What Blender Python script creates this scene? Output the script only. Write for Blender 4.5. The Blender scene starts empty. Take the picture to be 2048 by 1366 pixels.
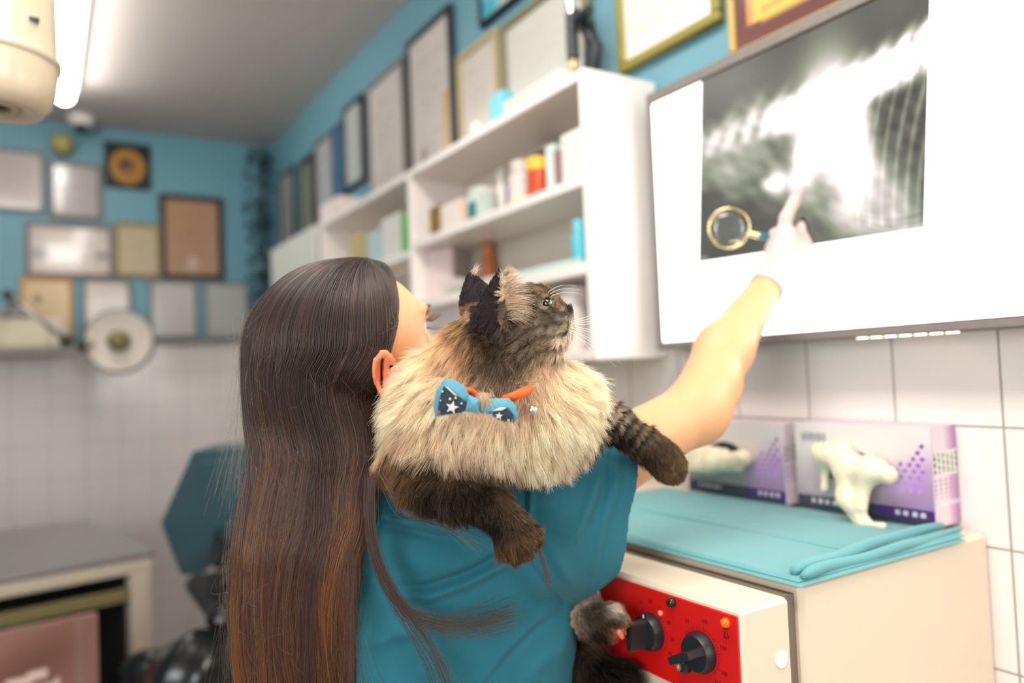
import bpy, math, random
import numpy as np
from mathutils import Vector, Matrix

scene = bpy.context.scene
COL = scene.collection
RNG = np.random.default_rng(7)
random.seed(7)

# ---------------------------------------------------------------- camera
F = 1527.0
def nrm(v):
    v = np.array(v, float)
    return v / np.linalg.norm(v)
_Y = nrm((82 - 1024, -(778 - 683), -F))
_X = nrm((3500 - 1024, 683 - 641, -F))
_Z = nrm(np.cross(_X, _Y)); _X = np.cross(_Y, _Z)
R = np.array([_X, _Y, _Z])
CAM = np.array([0, 0, 1.45])
cd = bpy.data.cameras.new('camera'); cam = bpy.data.objects.new('camera', cd); COL.objects.link(cam)
M4 = Matrix([list(R[i]) + [CAM[i]] for i in range(3)] + [[0, 0, 0, 1]])
cam.matrix_world = M4
cd.sensor_width = 36; cd.lens = F / 2048 * 36
cd.clip_start = 0.05; cd.clip_end = 50
cd.dof.use_dof = True; cd.dof.focus_distance = 0.77; cd.dof.aperture_fstop = 1.9
cd.dof.aperture_blades = 0
scene.camera = cam

# ---------------------------------------------------------------- world, exposure, lamps
scene.view_settings.view_transform = 'Standard'
scene.view_settings.look = 'None'
scene.view_settings.exposure = 0.2
scene.view_settings.gamma = 1
scene.view_settings.use_curve_mapping = False
w = bpy.data.worlds.new('world'); scene.world = w; w.use_nodes = True
w.node_tree.nodes['Background'].inputs[0].default_value = (1.0, 0.95, 0.90, 1)
w.node_tree.nodes['Background'].inputs[1].default_value = 0.55
scene.cycles.max_bounces = 8
scene.cycles.diffuse_bounces = 4
scene.cycles.transparent_max_bounces = 12
scene.cycles.sample_clamp_indirect = 6
scene.cycles.use_denoising = True
scene.cycles.use_adaptive_sampling = False
try:
    scene.cycles_curves.shape = 'RIBBONS'
except Exception:
    pass

def area(name, loc, target, sx, sy, power, color=(1, 0.96, 0.9)):
    l = bpy.data.lights.new(name, 'AREA'); l.shape = 'RECTANGLE'; l.size = sx; l.size_y = sy
    l.energy = power; l.color = color
    o = bpy.data.objects.new(name, l); COL.objects.link(o); o.location = loc
    o.rotation_euler = (Vector(target) - Vector(loc)).to_track_quat('-Z', 'Y').to_euler()
    o.visible_camera = True
    return o
# daylight from the window wall behind the camera, an added side fill, and the ceiling luminaires of the room
area('window_daylight', (1.0, -1.9, 1.9), (0.6, 1.0, 1.4), 1.4, 1.3, 30, (1, 0.97, 0.93))
area('side_fill_light', (-2.2, -0.6, 1.9), (0.4, 1.0, 1.2), 1.3, 1.3, 46, (0.95, 0.98, 1.0))  # soft area lamp added at the left, no window known there
area('ceiling_light_behind', (0.2, 0.2, 2.70), (0.2, 0.2, 0), 0.3, 1.2, 28, (1, 0.95, 0.88))

# ---------------------------------------------------------------- projection helpers (a point of a wall or a depth -> world)
def ray(x, y): return R @ np.array([x - 1024, 683 - y, -F]) / F
def onX(x, y, D): r = ray(x, y); return CAM + r * (D - CAM[0]) / r[0]
def onY(x, y, D): r = ray(x, y); return CAM + r * (D - CAM[1]) / r[1]
def onZ(x, y, D): r = ray(x, y); return CAM + r * (D - CAM[2]) / r[2]
def dep(x, y, d): return CAM + ray(x, y) * d
def w2px(p): q = (np.asarray(p, float) - CAM) @ R; return 1024 + F * q[..., 0] / -q[..., 2], 683 - F * q[..., 1] / -q[..., 2]
def cam2w(q): q = np.asarray(q, float); return CAM + (q * np.array([1, 1, -1])) @ R.T
def C(x, y, d): return np.array([(x - 1024) * d / F, (683 - y) * d / F, d])

# ---------------------------------------------------------------- materials
def sl(c):
    return tuple((v / 12.92 if v <= 0.04045 else ((v + 0.055) / 1.055) ** 2.4) for v in [k / 255 for k in c])
MATS = {}
def mat(name, rgb=(200, 200, 200), rough=0.5, metal=0.0, spec=0.5, coat=0.0, emit=0.0, noise=0.0, nscale=30, bump=0.0, bscale=200,
        sss=0.0, sheen=0.0, vc=False, trans=0.0):
    if name in MATS: return MATS[name]
    m = bpy.data.materials.new(name); m.use_nodes = True
    nt = m.node_tree; b = nt.nodes['Principled BSDF']
    c = sl(rgb) + (1,)
    b.inputs['Base Color'].default_value = c
    b.inputs['Roughness'].default_value = rough; b.inputs['Metallic'].default_value = metal
    b.inputs['Specular IOR Level'].default_value = spec; b.inputs['Coat Weight'].default_value = coat
    b.inputs['Coat Roughness'].default_value = 0.05
    b.inputs['Sheen Weight'].default_value = sheen
    if sss:
        b.inputs['Subsurface Weight'].default_value = sss; b.inputs['Subsurface Radius'].default_value = (0.012, 0.005, 0.003)
        b.inputs['Subsurface Scale'].default_value = 1.0
    if trans:
        b.inputs['Transmission Weight'].default_value = trans
    src = None
    if vc:
        a = nt.nodes.new('ShaderNodeVertexColor'); a.layer_name = 'col'; src = a.outputs['Color']
        nt.links.new(src, b.inputs['Base Color'])
    if noise:
        tc = nt.nodes.new('ShaderNodeTexCoord')
        n = nt.nodes.new('ShaderNodeTexNoise'); n.inputs['Scale'].default_value = nscale; n.inputs['Detail'].default_value = 6
        nt.links.new(tc.outputs['Object'], n.inputs['Vector'])
        mx = nt.nodes.new('ShaderNodeMix'); mx.data_type = 'RGBA'; mx.blend_type = 'MULTIPLY'
        rp = nt.nodes.new('ShaderNodeMapRange'); rp.inputs['To Min'].default_value = 1 - noise; rp.inputs['To Max'].default_value = 1 + noise * 0.5
        nt.links.new(n.outputs['Fac'], rp.inputs['Value'])
        mx.inputs['Factor'].default_value = 1
        if src: nt.links.new(src, mx.inputs['A'])
        else: mx.inputs['A'].default_value = c
        nt.links.new(rp.outputs['Result'], mx.inputs['B'])
        nt.links.new(mx.outputs['Result'], b.inputs['Base Color'])
    if bump:
        tc = nt.nodes.new('ShaderNodeTexCoord')
        n = nt.nodes.new('ShaderNodeTexNoise'); n.inputs['Scale'].default_value = bscale; n.inputs['Detail'].default_value = 4
        nt.links.new(tc.outputs['Object'], n.inputs['Vector'])
        bp = nt.nodes.new('ShaderNodeBump'); bp.inputs['Strength'].default_value = bump; bp.inputs['Distance'].default_value = 0.002
        nt.links.new(n.outputs['Fac'], bp.inputs['Height']); nt.links.new(bp.outputs['Normal'], b.inputs['Normal'])
    if emit:
        b.inputs['Emission Color'].default_value = c; b.inputs['Emission Strength'].default_value = emit
    MATS[name] = m
    return m

# ---------------------------------------------------------------- mesh builder
ORG = {}
class MB:
    def __init__(self): self.v = []; self.f = []; self.m = []; self.c = []; self.n = 0
    def add(self, v, f, mi=0, col=(1, 1, 1)):
        v = np.asarray(v, float).reshape(-1, 3)
        self.v.append(v); self.f += [tuple(int(k) + self.n for k in q) for q in f]
        self.m += [mi] * len(f)
        col = np.asarray(col, float)
        self.c.append(np.tile(col, (len(v), 1)) if col.ndim == 1 else col)
        self.n += len(v); return self
    def box(self, lo, hi, bev=0.0, mi=0, rot=None, piv=None):
        lo = np.array(lo, float); hi = np.array(hi, float)
        lo, hi = np.minimum(lo, hi), np.maximum(lo, hi)
        b = min(bev, (hi - lo).min() * 0.45)
        if b <= 0:
            v = np.array([[x, y, z] for x in (lo[0], hi[0]) for y in (lo[1], hi[1]) for z in (lo[2], hi[2])])
            f = [(0, 1, 3, 2), (4, 6, 7, 5), (0, 4, 5, 1), (2, 3, 7, 6), (0, 2, 6, 4), (1, 5, 7, 3)]
        else:
            v = []; idx = {}
            for i, x in enumerate((lo[0], hi[0])):
                for j, y in enumerate((lo[1], hi[1])):
                    for k, z in enumerate((lo[2], hi[2])):
                        s = (1 - 2 * i, 1 - 2 * j, 1 - 2 * k)
                        for a in range(3):
                            p = [x + s[0] * b, y + s[1] * b, z + s[2] * b]; p[a] = (x, y, z)[a]
                            idx[(i, j, k, a)] = len(v); v.append(p)
            f = []
            for a in range(3):
                o1, o2 = [q for q in range(3) if q != a]
                for s in (0, 1):
                    def key(p, q):
                        t = [0, 0, 0]; t[a] = s; t[o1] = p; t[o2] = q; return idx[(t[0], t[1], t[2], a)]
                    f.append((key(0, 0), key(1, 0), key(1, 1), key(0, 1)))
            for a in range(3):
                o1, o2 = [q for q in range(3) if q != a]
                for p in (0, 1):
                    for q in (0, 1):
                        t0 = [0, 0, 0]; t0[o1] = p; t0[o2] = q; t1 = list(t0); t1[a] = 1
                        f.append((idx[(*t0, o1)], idx[(*t1, o1)], idx[(*t1, o2)], idx[(*t0, o2)]))
            for i in (0, 1):
                for j in (0, 1):
                    for k in (0, 1):
                        f.append((idx[(i, j, k, 0)], idx[(i, j, k, 1)], idx[(i, j, k, 2)]))
            v = np.array(v)
        if rot is not None:
            piv = np.array(piv if piv is not None else (lo + hi) / 2)
            v = (v - piv) @ np.array(rot).T + piv
        return self.add(v, f, mi)
    def lathe(self, prof, base=(0, 0, 0), axis=(0, 0, 1), n=32, mi=0, cap=True):
        ax = nrm(axis); t = np.array([1, 0, 0]) if abs(ax[0]) < 0.9 else np.array([0, 1, 0])
        u = nrm(np.cross(ax, t)); w_ = np.cross(ax, u)
        a = np.linspace(0, 2 * np.pi, n, endpoint=False)
        v = []
        for r, h in prof:
            v.append(np.array(base) + ax * h + (np.cos(a)[:, None] * u + np.sin(a)[:, None] * w_) * max(r, 1e-5))
        v = np.concatenate(v); f = []
        for i in range(len(prof) - 1):
            for j in range(n):
                f.append((i * n + j, i * n + (j + 1) % n, (i + 1) * n + (j + 1) % n, (i + 1) * n + j))
        if cap:
            f.append(tuple(range(n - 1, -1, -1))); f.append(tuple((len(prof) - 1) * n + j for j in range(n)))
        return self.add(v, f, mi)
    def tube(self, pts, r, n=12, mi=0, cap=True):
        pts = np.asarray(pts, float); r = np.broadcast_to(r, (len(pts),))
        tg = np.gradient(pts, axis=0); v = []
        up = np.array([0.13, 0.2, 0.97])
        a = np.linspace(0, 2 * np.pi, n, endpoint=False)
        for p, t, rr in zip(pts, tg, r):
            t = nrm(t); u = np.cross(t, up)
            u = nrm(u) if np.linalg.norm(u) > 1e-3 else np.array([1, 0, 0.]); w_ = np.cross(t, u)
            v.append(p + (np.cos(a)[:, None] * u + np.sin(a)[:, None] * w_) * rr)
        f = []
        for i in range(len(pts) - 1):
            for j in range(n):
                f.append((i * n + j, i * n + (j + 1) % n, (i + 1) * n + (j + 1) % n, (i + 1) * n + j))
        if cap:
            f.append(tuple(range(n - 1, -1, -1))); f.append(tuple((len(pts) - 1) * n + j for j in range(n)))
        return self.add(np.concatenate(v), f, mi)
    def sphere(self, c, r, n=20, mi=0):
        r = np.broadcast_to(r, (3,)); k = n // 2; v = []; f = []
        for i in range(k + 1):
            th = np.pi * i / k
            for j in range(n):
                ph = 2 * np.pi * j / n
                v.append([c[0] + r[0] * max(math.sin(th), 1e-4) * math.cos(ph), c[1] + r[1] * max(math.sin(th), 1e-4) * math.sin(ph), c[2] + r[2] * math.cos(th)])
        for i in range(k):
            for j in range(n):
                f.append((i * n + j, (i + 1) * n + j, (i + 1) * n + (j + 1) % n, i * n + (j + 1) % n))
        return self.add(v, f, mi)
    def prism(self, poly, o, ux, uy, un, th, mi=0):
        """2-D polygon placed at o with axes ux, uy and given thickness th along un"""
        poly = np.asarray(poly, float); n = len(poly)
        a = np.array(o) + poly[:, :1] * np.array(ux) + poly[:, 1:2] * np.array(uy)
        v = np.concatenate([a, a + np.array(un) * th])
        f = [tuple(range(n - 1, -1, -1)), tuple(range(n, 2 * n))] + [(i, (i + 1) % n, n + (i + 1) % n, n + i) for i in range(n)]
        return self.add(v, f, mi)
    def build(self, name, mats, parent=None, smooth=False, origin=None, angle=None):
        if not isinstance(mats, (list, tuple)): mats = [mats]
        V = np.concatenate(self.v)
        if parent is not None: og = ORG[parent.name]
        elif origin is not None: og = np.array(origin, float)
        else: og = np.array([V[:, 0].mean(), V[:, 1].mean(), V[:, 2].min()])
        me = bpy.data.meshes.new(name)
        me.from_pydata((V - og).tolist(), [], self.f)
        for m in mats: me.materials.append(m)
        me.polygons.foreach_set('material_index', self.m)
        ca = me.color_attributes.new('col', 'FLOAT_COLOR', 'POINT')
        cc = np.concatenate(self.c); ca.data.foreach_set('color', np.concatenate([cc, np.ones((len(cc), 1))], 1).ravel())
        import bmesh
        bm = bmesh.new(); bm.from_mesh(me); bmesh.ops.recalc_face_normals(bm, faces=bm.faces); bm.to_mesh(me); bm.free()
        if smooth:
            me.shade_smooth()
            if angle is not None:
                try: me.set_sharp_from_angle(angle=angle)
                except Exception: pass
        o = bpy.data.objects.new(name, me); COL.objects.link(o)
        if parent is not None: o.parent = parent
        else: o.location = og
        ORG[o.name] = og
        return o

def empty(name, loc):
    o = bpy.data.objects.new(name, None); COL.objects.link(o); o.location = loc; o.empty_display_size = 0.05
    ORG[o.name] = np.array(loc, float); return o
def tag(o, label=None, cat=None, group=None, kind=None):
    if label: o['label'] = label
    if cat: o['category'] = cat
    if group: o['group'] = group
    if kind: o['kind'] = kind
    return o
def thing(name, loc, label, cat, group=None): return tag(empty(name, loc), label, cat, group)
def struct(o): o['kind'] = 'structure'; return o

def rotz(a): c, s = math.cos(a), math.sin(a); return np.array([[c, -s, 0], [s, c, 0], [0, 0, 1]])

# painted grid (a printed sheet): fn(u, v) arrays in 0..1 -> rgb arrays (srgb 0..255)
def sheet(mb, o, ux, uy, nx, ny, fn, mi=0):
    u, v = np.meshgrid(np.linspace(0, 1, nx), np.linspace(0, 1, ny))
    col = np.clip(fn(u, v), 0, 255) / 255.0
    col = np.where(col <= 0.04045, col / 12.92, ((col + 0.055) / 1.055) ** 2.4)
    P = np.array(o) + u[..., None] * np.array(ux) + v[..., None] * np.array(uy)
    i = np.arange(nx * ny).reshape(ny, nx)
    f = np.stack([i[:-1, :-1], i[:-1, 1:], i[1:, 1:], i[1:, :-1]], -1).reshape(-1, 4)
    mb.add(P.reshape(-1, 3), f.tolist(), mi, col.reshape(-1, 3))

def text_mesh(txt, size):
    cu = bpy.data.curves.new('tmp_text', 'FONT'); cu.body = txt; cu.size = size; cu.align_x = 'CENTER'; cu.align_y = 'CENTER'
    cu.resolution_u = 2
    o = bpy.data.objects.new('tmp_text', cu); COL.objects.link(o)
    dg = bpy.context.evaluated_depsgraph_get(); dg.update()
    me = bpy.data.meshes.new_from_object(o.evaluated_get(dg))
    v = np.array([list(p.co) for p in me.vertices]); f = [tuple(p.vertices) for p in me.polygons]
    bpy.data.objects.remove(o); bpy.data.curves.remove(cu); bpy.data.meshes.remove(me)
    return v, f
def put_text(mb, txt, size, o, ux, uy, mi=0, un=None):
    v, f = text_mesh(txt, size)
    if len(v) == 0: return
    P = np.array(o) + v[:, :1] * np.array(ux) + v[:, 1:2] * np.array(uy)
    mb.add(P, f, mi)

# ---------------------------------------------------------------- signed-distance modelling for bodies (camera-space metres)
def smin(a, b, k):
    h = np.clip(0.5 + 0.5 * (b - a) / k, 0, 1)
    return b * (1 - h) + a * h - k * h * (1 - h)
def d_cone(q, a, b, ra, rb, zs=1.0):
    a = np.array(a, float); b = np.array(b, float); q_ = q
    if zs != 1.0:
        s = np.array([1, 1, 1 / zs]); q_ = q * s; a = a * s; b = b * s
    ab = b - a; L = ab @ ab + 1e-12
    t = np.clip(((q_ - a) @ ab) / L, 0, 1)
    d = np.linalg.norm(q_ - a - t[..., None] * ab, axis=-1)
    return (d - (ra + (rb - ra) * t)) * min(zs, 1.0) ** 0.5
def d_ell(q, c, r, ax=None):
    p = q - np.array(c)
    if ax is not None: p = p @ np.array(ax).T
    r = np.array(r, float); k0 = np.linalg.norm(p / r, axis=-1); k1 = np.linalg.norm(p / r ** 2, axis=-1)
    return k0 * (k0 - 1) / (k1 + 1e-9)

def surfnets(fn, lo, hi, h):
    lo = np.array(lo, float); hi = np.array(hi, float); n = np.ceil((hi - lo) / h).astype(int) + 1
    X = lo[0] + np.arange(n[0]) * h; Yv = lo[1] + np.arange(n[1]) * h; Zv = lo[2] + np.arange(n[2]) * h
    D = np.empty(n, np.float32)
    step = max(1, int(400000 / (n[1] * n[2])))
    for i in range(0, n[0], step):
        g = np.stack(np.meshgrid(X[i:i + step], Yv, Zv, indexing='ij'), -1)
        D[i:i + step] = fn(g)
    S = D < 0
    cnt = np.zeros(n - 1, np.int8); acc = np.zeros(tuple(n - 1) + (3,), np.float32)
    for a in range(3):
        o1, o2 = [k for k in range(3) if k != a]
        for p in (0, 1):
            for q in (0, 1):
                s0 = [slice(0, -1)] * 3; s0[o1] = slice(p, n[o1] - 1 + p); s0[o2] = slice(q, n[o2] - 1 + q)
                s1 = list(s0); s1[a] = slice(1, None)
                A = D[tuple(s0)]; B = D[tuple(s1)]
                m = (A < 0) != (B < 0)
                t = np.where(m, A / np.where(m, A - B, 1), 0)
                off = np.zeros(3); off[o1] = p; off[o2] = q
                acc[..., a] += t; acc[..., o1] += m * p; acc[..., o2] += m * q
                cnt += m.astype(np.int8)
    act = cnt > 0; ids = -np.ones(n - 1, np.int64); ids[act] = np.arange(act.sum())
    cell = np.argwhere(act); V = lo + (cell + acc[act] / cnt[act][:, None]) * h
    Fs = []
    for a in range(3):
        o1, o2 = [(1, 2), (2, 0), (0, 1)][a]
        s0 = [slice(None)] * 3; s1 = [slice(None)] * 3; s0[a] = slice(0, -1); s1[a] = slice(1, None)
        m = S[tuple(s0)] != S[tuple(s1)]
        m = m.copy()
        idx = np.argwhere(m)
        idx = idx[(idx[:, o1] > 0) & (idx[:, o2] > 0) & (idx[:, o1] < n[o1] - 1) & (idx[:, o2] < n[o2] - 1)]
        e1 = np.zeros(3, int); e1[o1] = 1; e2 = np.zeros(3, int); e2[o2] = 1
        g = lambda k: ids[k[:, 0], k[:, 1], k[:, 2]]
        q = np.stack([g(idx - e1 - e2), g(idx - e2), g(idx), g(idx - e1)], 1)
        fl = S[idx[:, 0], idx[:, 1], idx[:, 2]]
        q[~fl] = q[~fl][:, ::-1]
        Fs.append(q)
    return V, np.concatenate(Fs)
def mesh_normals(V, Fq):
    n = np.cross(V[Fq[:, 2]] - V[Fq[:, 0]], V[Fq[:, 3]] - V[Fq[:, 1]])
    N = np.zeros_like(V)
    for k in range(4): np.add.at(N, Fq[:, k], n)
    return N / (np.linalg.norm(N, axis=1, keepdims=True) + 1e-12)
def relax(V, Fq, it=2):
    for _ in range(it):
        A = np.zeros_like(V); c = np.zeros(len(V))
        for k in range(4):
            np.add.at(A, Fq[:, k], V[Fq[:, (k + 1) % 4]]); np.add.at(A, Fq[:, k], V[Fq[:, (k - 1) % 4]]); np.add.at(c, Fq[:, k], 2)
        V = V * 0.4 + 0.6 * A / c[:, None]
    return V
def organic(name, V, Fq, m, parent, col=None, normals_flip=True):
    """V in camera-space metres"""
    W = cam2w(V); og = ORG[parent.name] if parent is not None else np.zeros(3)
    me = bpy.data.meshes.new(name); me.from_pydata((W - og).tolist(), [], Fq[:, ::-1].tolist() if normals_flip else Fq.tolist())
    for mm in (m if isinstance(m, (list, tuple)) else [m]): me.materials.append(mm)
    if col is not None:
        ca = me.color_attributes.new('col', 'FLOAT_COLOR', 'POINT')
        ca.data.foreach_set('color', np.concatenate([col, np.ones((len(col), 1))], 1).astype(np.float32).ravel())
    me.shade_smooth()
    o = bpy.data.objects.new(name, me); COL.objects.link(o)
    if parent is not None: o.parent = parent
    ORG[o.name] = og
    return o
def hair(name, P, rad, col, m, parent):
    """P (N,K,3) camera-space, rad (N,K), col (N,K,3) linear"""
    N, K = P.shape[:2]; og = ORG[parent.name]
    W = (cam2w(P.reshape(-1, 3)) - og).astype(np.float32)
    cu = bpy.data.hair_curves.new(name); cu.add_curves([K] * N)
    cu.attributes['position'].data.foreach_set('vector', W.ravel())
    ra = cu.attributes.get('radius') or cu.attributes.new('radius', 'FLOAT', 'POINT')
    ra.data.foreach_set('value', np.broadcast_to(rad, (N, K)).astype(np.float32).ravel())
    ca = cu.attributes.new('col', 'FLOAT_COLOR', 'POINT')
    cc = np.concatenate([np.broadcast_to(col, (N, K, 3)), np.ones((N, K, 1))], 2).astype(np.float32)
    ca.data.foreach_set('color', cc.ravel())
    cu.materials.append(m)
    o = bpy.data.objects.new(name, cu); COL.objects.link(o); o.parent = parent
    ORG[o.name] = og
    return o
def vnoise(P, s, seed=0):
    """cheap smooth noise, about -1..1"""
    r = np.random.default_rng(seed); out = 0
    for k in range(5):
        d = r.normal(size=3); d /= np.linalg.norm(d); out = out + np.sin(P @ d * s * (0.6 + 0.35 * k) * 6.28 + r.uniform(0, 6.28))
    return out / 2.6
def interp_tab(y, tab, c):
    t = np.array(tab, float); return np.interp(y, t[:, 0], t[:, c])
def proj_px(q): return np.stack([1024 + F * q[..., 0] / q[..., 2], 683 - F * q[..., 1] / q[..., 2]], -1)

def slab(poly, z, th, puff, name, m, parent, up=None):
    """puffed ribbon: polygon in px at depth z, thickness th (m), centre raised towards the viewer by puff"""
    P = np.array(poly, float); c0 = P.mean(0); rings = [1, .92, .6, .25]; n = len(P); vs = []
    for r_ in rings:
        q = c0 + (P - c0) * r_; vs.append(np.array([C(x, y, z - puff * (1 - r_ ** 2)) for x, y in q]))
    vs = np.concatenate(vs); cc = C(*c0, z - puff)[None]; topv = np.concatenate([vs, cc]); m0 = len(topv); botv = topv + np.array([0, 0, th])
    f = []
    for i in range(3):
        for j in range(n): f.append((i * n + j, i * n + (j + 1) % n, (i + 1) * n + (j + 1) % n, (i + 1) * n + j))
    for j in range(n): f.append((3 * n + j, 3 * n + (j + 1) % n, m0 - 1))
    f += [tuple(k + m0 for k in q[::-1]) for q in f]
    for j in range(n): f.append((j, (j + 1) % n, m0 + (j + 1) % n, m0 + j))
    return MB().add(cam2w(np.concatenate([topv, botv])), f).build(name, m, parent, smooth=True, angle=.9)
def dens(poly, k=6):
    P = np.array(poly, float); o = []
    for i in range(len(P)):
        a_, b_ = P[i], P[(i + 1) % len(P)]
        for t_ in np.linspace(0, 1, k, endpoint=False): o.append(a_ + (b_ - a_) * t_)
    return o

# ================================================================ ROOM
CEIL = 2.74; WX = 1.10; FY = 4.25
def tile_mat(name, horiz, off_h, off_v, rgb, grout, pitch_h=0.151, pitch_v=0.163, rough=0.12):
    m = bpy.data.materials.new(name); m.use_nodes = True; nt = m.node_tree; b = nt.nodes['Principled BSDF']
    g = nt.nodes.new('ShaderNodeNewGeometry'); sp = nt.nodes.new('ShaderNodeSeparateXYZ'); cb = nt.nodes.new('ShaderNodeCombineXYZ')
    nt.links.new(g.outputs['Position'], sp.inputs[0])
    a1 = nt.nodes.new('ShaderNodeMath'); a1.operation = 'SUBTRACT'; a1.inputs[1].default_value = off_h - 20 * pitch_h
    a2 = nt.nodes.new('ShaderNodeMath'); a2.operation = 'SUBTRACT'; a2.inputs[1].default_value = off_v - 20 * pitch_v
    nt.links.new(sp.outputs[horiz], a1.inputs[0]); nt.links.new(sp.outputs['Z'], a2.inputs[0])
    nt.links.new(a1.outputs[0], cb.inputs[0]); nt.links.new(a2.outputs[0], cb.inputs[1])
    br = nt.nodes.new('ShaderNodeTexBrick'); br.offset = 0; br.squash = 1
    br.inputs['Scale'].default_value = 1; br.inputs['Brick Width'].default_value = pitch_h; br.inputs['Row Height'].default_value = pitch_v
    br.inputs['Mortar Size'].default_value = 0.0016; br.inputs['Mortar Smooth'].default_value = 0.3; br.inputs['Bias'].default_value = -0.6
    br.inputs['Color1'].default_value = sl(rgb) + (1,); br.inputs['Color2'].default_value = sl([k * 0.975 for k in rgb]) + (1,)
    br.inputs['Mortar'].default_value = sl(grout) + (1,)
    nt.links.new(cb.outputs[0], br.inputs['Vector']); nt.links.new(br.outputs['Color'], b.inputs['Base Color'])
    mr = nt.nodes.new('ShaderNodeMapRange'); mr.inputs['To Min'].default_value = rough; mr.inputs['To Max'].default_value = 0.8
    nt.links.new(br.outputs['Fac'], mr.inputs['Value']); nt.links.new(mr.outputs[0], b.inputs['Roughness'])
    bp = nt.nodes.new('ShaderNodeBump'); bp.invert = True; bp.inputs['Strength'].default_value = 0.6; bp.inputs['Distance'].default_value = 0.002
    nt.links.new(br.outputs['Fac'], bp.inputs['Height'])
    n = nt.nodes.new('ShaderNodeTexNoise'); n.inputs['Scale'].default_value = 5; nt.links.new(g.outputs['Position'], n.inputs['Vector'])
    bp2 = nt.nodes.new('ShaderNodeBump'); bp2.inputs['Strength'].default_value = 0.15; bp2.inputs['Distance'].default_value = 0.01
    nt.links.new(n.outputs['Fac'], bp2.inputs['Height']); nt.links.new(bp.outputs['Normal'], bp2.inputs['Normal'])
    nt.links.new(bp2.outputs['Normal'], b.inputs['Normal'])
    return m
blue = mat('blue_wall_paint', (104, 154, 168), 0.45, noise=0.06, nscale=3)
ceilm = mat('ceiling_paint', (205, 196, 190), 0.75, noise=0.04, nscale=2)
floorm = tile_mat('floor_tiles', 'X', 0, 0, (150, 146, 142), (90, 88, 84), 0.3, 0.3, 0.25)
for l in list(floorm.node_tree.links):
    if l.from_node.type == 'SEPXYZ' and l.from_socket.name == 'Z':
        floorm.node_tree.links.new(l.from_node.outputs['Y'], l.to_socket)
t_r = tile_mat('wall_tiles_right', 'Y', 0.528, 1.347, (232, 224, 218), (150, 140, 134))
t_f = tile_mat('wall_tiles_far', 'X', 0.03, 1.347, (222, 214, 210), (178, 170, 166), 0.151, 0.163, 0.16)
XL, YN = -3.0, -2.0
s = MB().box((WX, YN, 0), (WX + 0.12, FY + 0.12, CEIL)).build('wall_right', blue); struct(s)
c_ = MB().box((WX - 0.008, YN, 0), (WX, FY, 1.66), 0.002).build('tile_cladding', t_r, s)
s = MB().box((XL, FY, 0), (WX, FY + 0.12, CEIL)).build('wall_far', blue); struct(s)
MB().box((XL, FY - 0.012, 0), (WX - 0.008, FY, 1.655), 0.003).build('tile_cladding', t_f, s)
s = MB().box((XL, YN, -0.1), (WX, FY, 0)).build('floor', floorm); struct(s)
s = MB().box((XL, YN, CEIL), (WX, FY, CEIL + 0.1)).build('ceiling', ceilm); struct(s)
s = MB().box((XL - 0.12, 0.8, 0), (XL, FY, CEIL)).build('wall_left', blue); struct(s)

white_m = mat('white_laminate', (240, 232, 226), 0.35, noise=0.02)
cream_m = mat('cream_enamel', (224, 206, 182), 0.32, noise=0.03, nscale=8)
grey_m = mat('grey_steel', (170, 165, 160), 0.35, 0.7)
black_m = mat('black_plastic', (22, 22, 24), 0.35)
blackm2 = mat('black_matt', (28, 28, 30), 0.6)

# ---- fluorescent ceiling luminaires
tube_m = mat('lit_tube', (255, 250, 244), 0.5, emit=18.0)
def ceiling_lamp(name, x, y0, y1, label, alongx=False, e=None):
    t = thing(name, ((x + 0) if not alongx else x, (y0 + y1) / 2, CEIL), label, 'ceiling lamp')
    if alongx: lo, hi = (x - 0.45, y0, CEIL - 0.03), (x + 0.45, y1, CEIL)
    else: lo, hi = (x - 0.055, y0, CEIL - 0.03), (x + 0.055, y1, CEIL)
    MB().box(lo, hi, 0.006).build('lamp_housing', white_m, t)
    m = MB()
    if alongx: m.tube([(x - 0.43, (y0 + y1) / 2, CEIL - 0.055), (x + 0.43, (y0 + y1) / 2, CEIL - 0.055)], 0.022, 16)
    else: m.tube([(x, y0 + 0.02, CEIL - 0.055), (x, y1 - 0.02, CEIL - 0.055)], 0.038, 16)
    m.build('glowing_tube', tube_m, t, smooth=True, angle=0.8)
    return t
ceiling_lamp('fluorescent_lamp', 0.10, 2.55, 3.70, 'lit white fluorescent tube on the grey ceiling')
ceiling_lamp('fluorescent_lamp', -0.42, 2.28, 2.36, 'lit fluorescent lamp set crosswise on the ceiling', True)
ceiling_lamp('fluorescent_lamp', 0.30, 0.5, 1.7, 'lit fluorescent tube on the ceiling above the person')

# ---- framed certificates
def lines_fn(base, ink, seed, border=None, n=14, amp=0.35, blotch=None, strip=None):
    rg = np.random.default_rng(seed); ln = rg.uniform(0.4, 0.85, n)
    def fn(u, v):
        col = np.zeros(u.shape + (3,)) + np.array(base, float)
        k = np.clip((v * n).astype(int), 0, n - 1); ph = (v * n) % 1
        m = (np.abs(u - 0.5) < ln[k] / 2 * 0.9) & (ph > 0.35) & (ph < 0.75) & (v > 0.12) & (v < 0.9) & (np.sin(u * 190 + k * 7) > -0.4)
        col[m] = col[m] * (1 - amp) + np.array(ink) * amp
        if strip is not None:
            col[(u > strip[0]) & (u < strip[1]) & (v > strip[2]) & (v < strip[3])] = strip[4]
        if blotch is not None:
            for (bu, bv, br, bc) in blotch:
                d = np.hypot((u - bu), (v - bv)) / br
                w_ = np.clip(1.4 - d, 0, 1)[..., None]
                col = col * (1 - w_) + np.array(bc) * w_
        if border is not None:
            bd = np.minimum(np.minimum(u, 1 - u), np.minimum(v, 1 - v)) < 0.06
            col[bd] = border
        return col
    return fn
PR = {}
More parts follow.
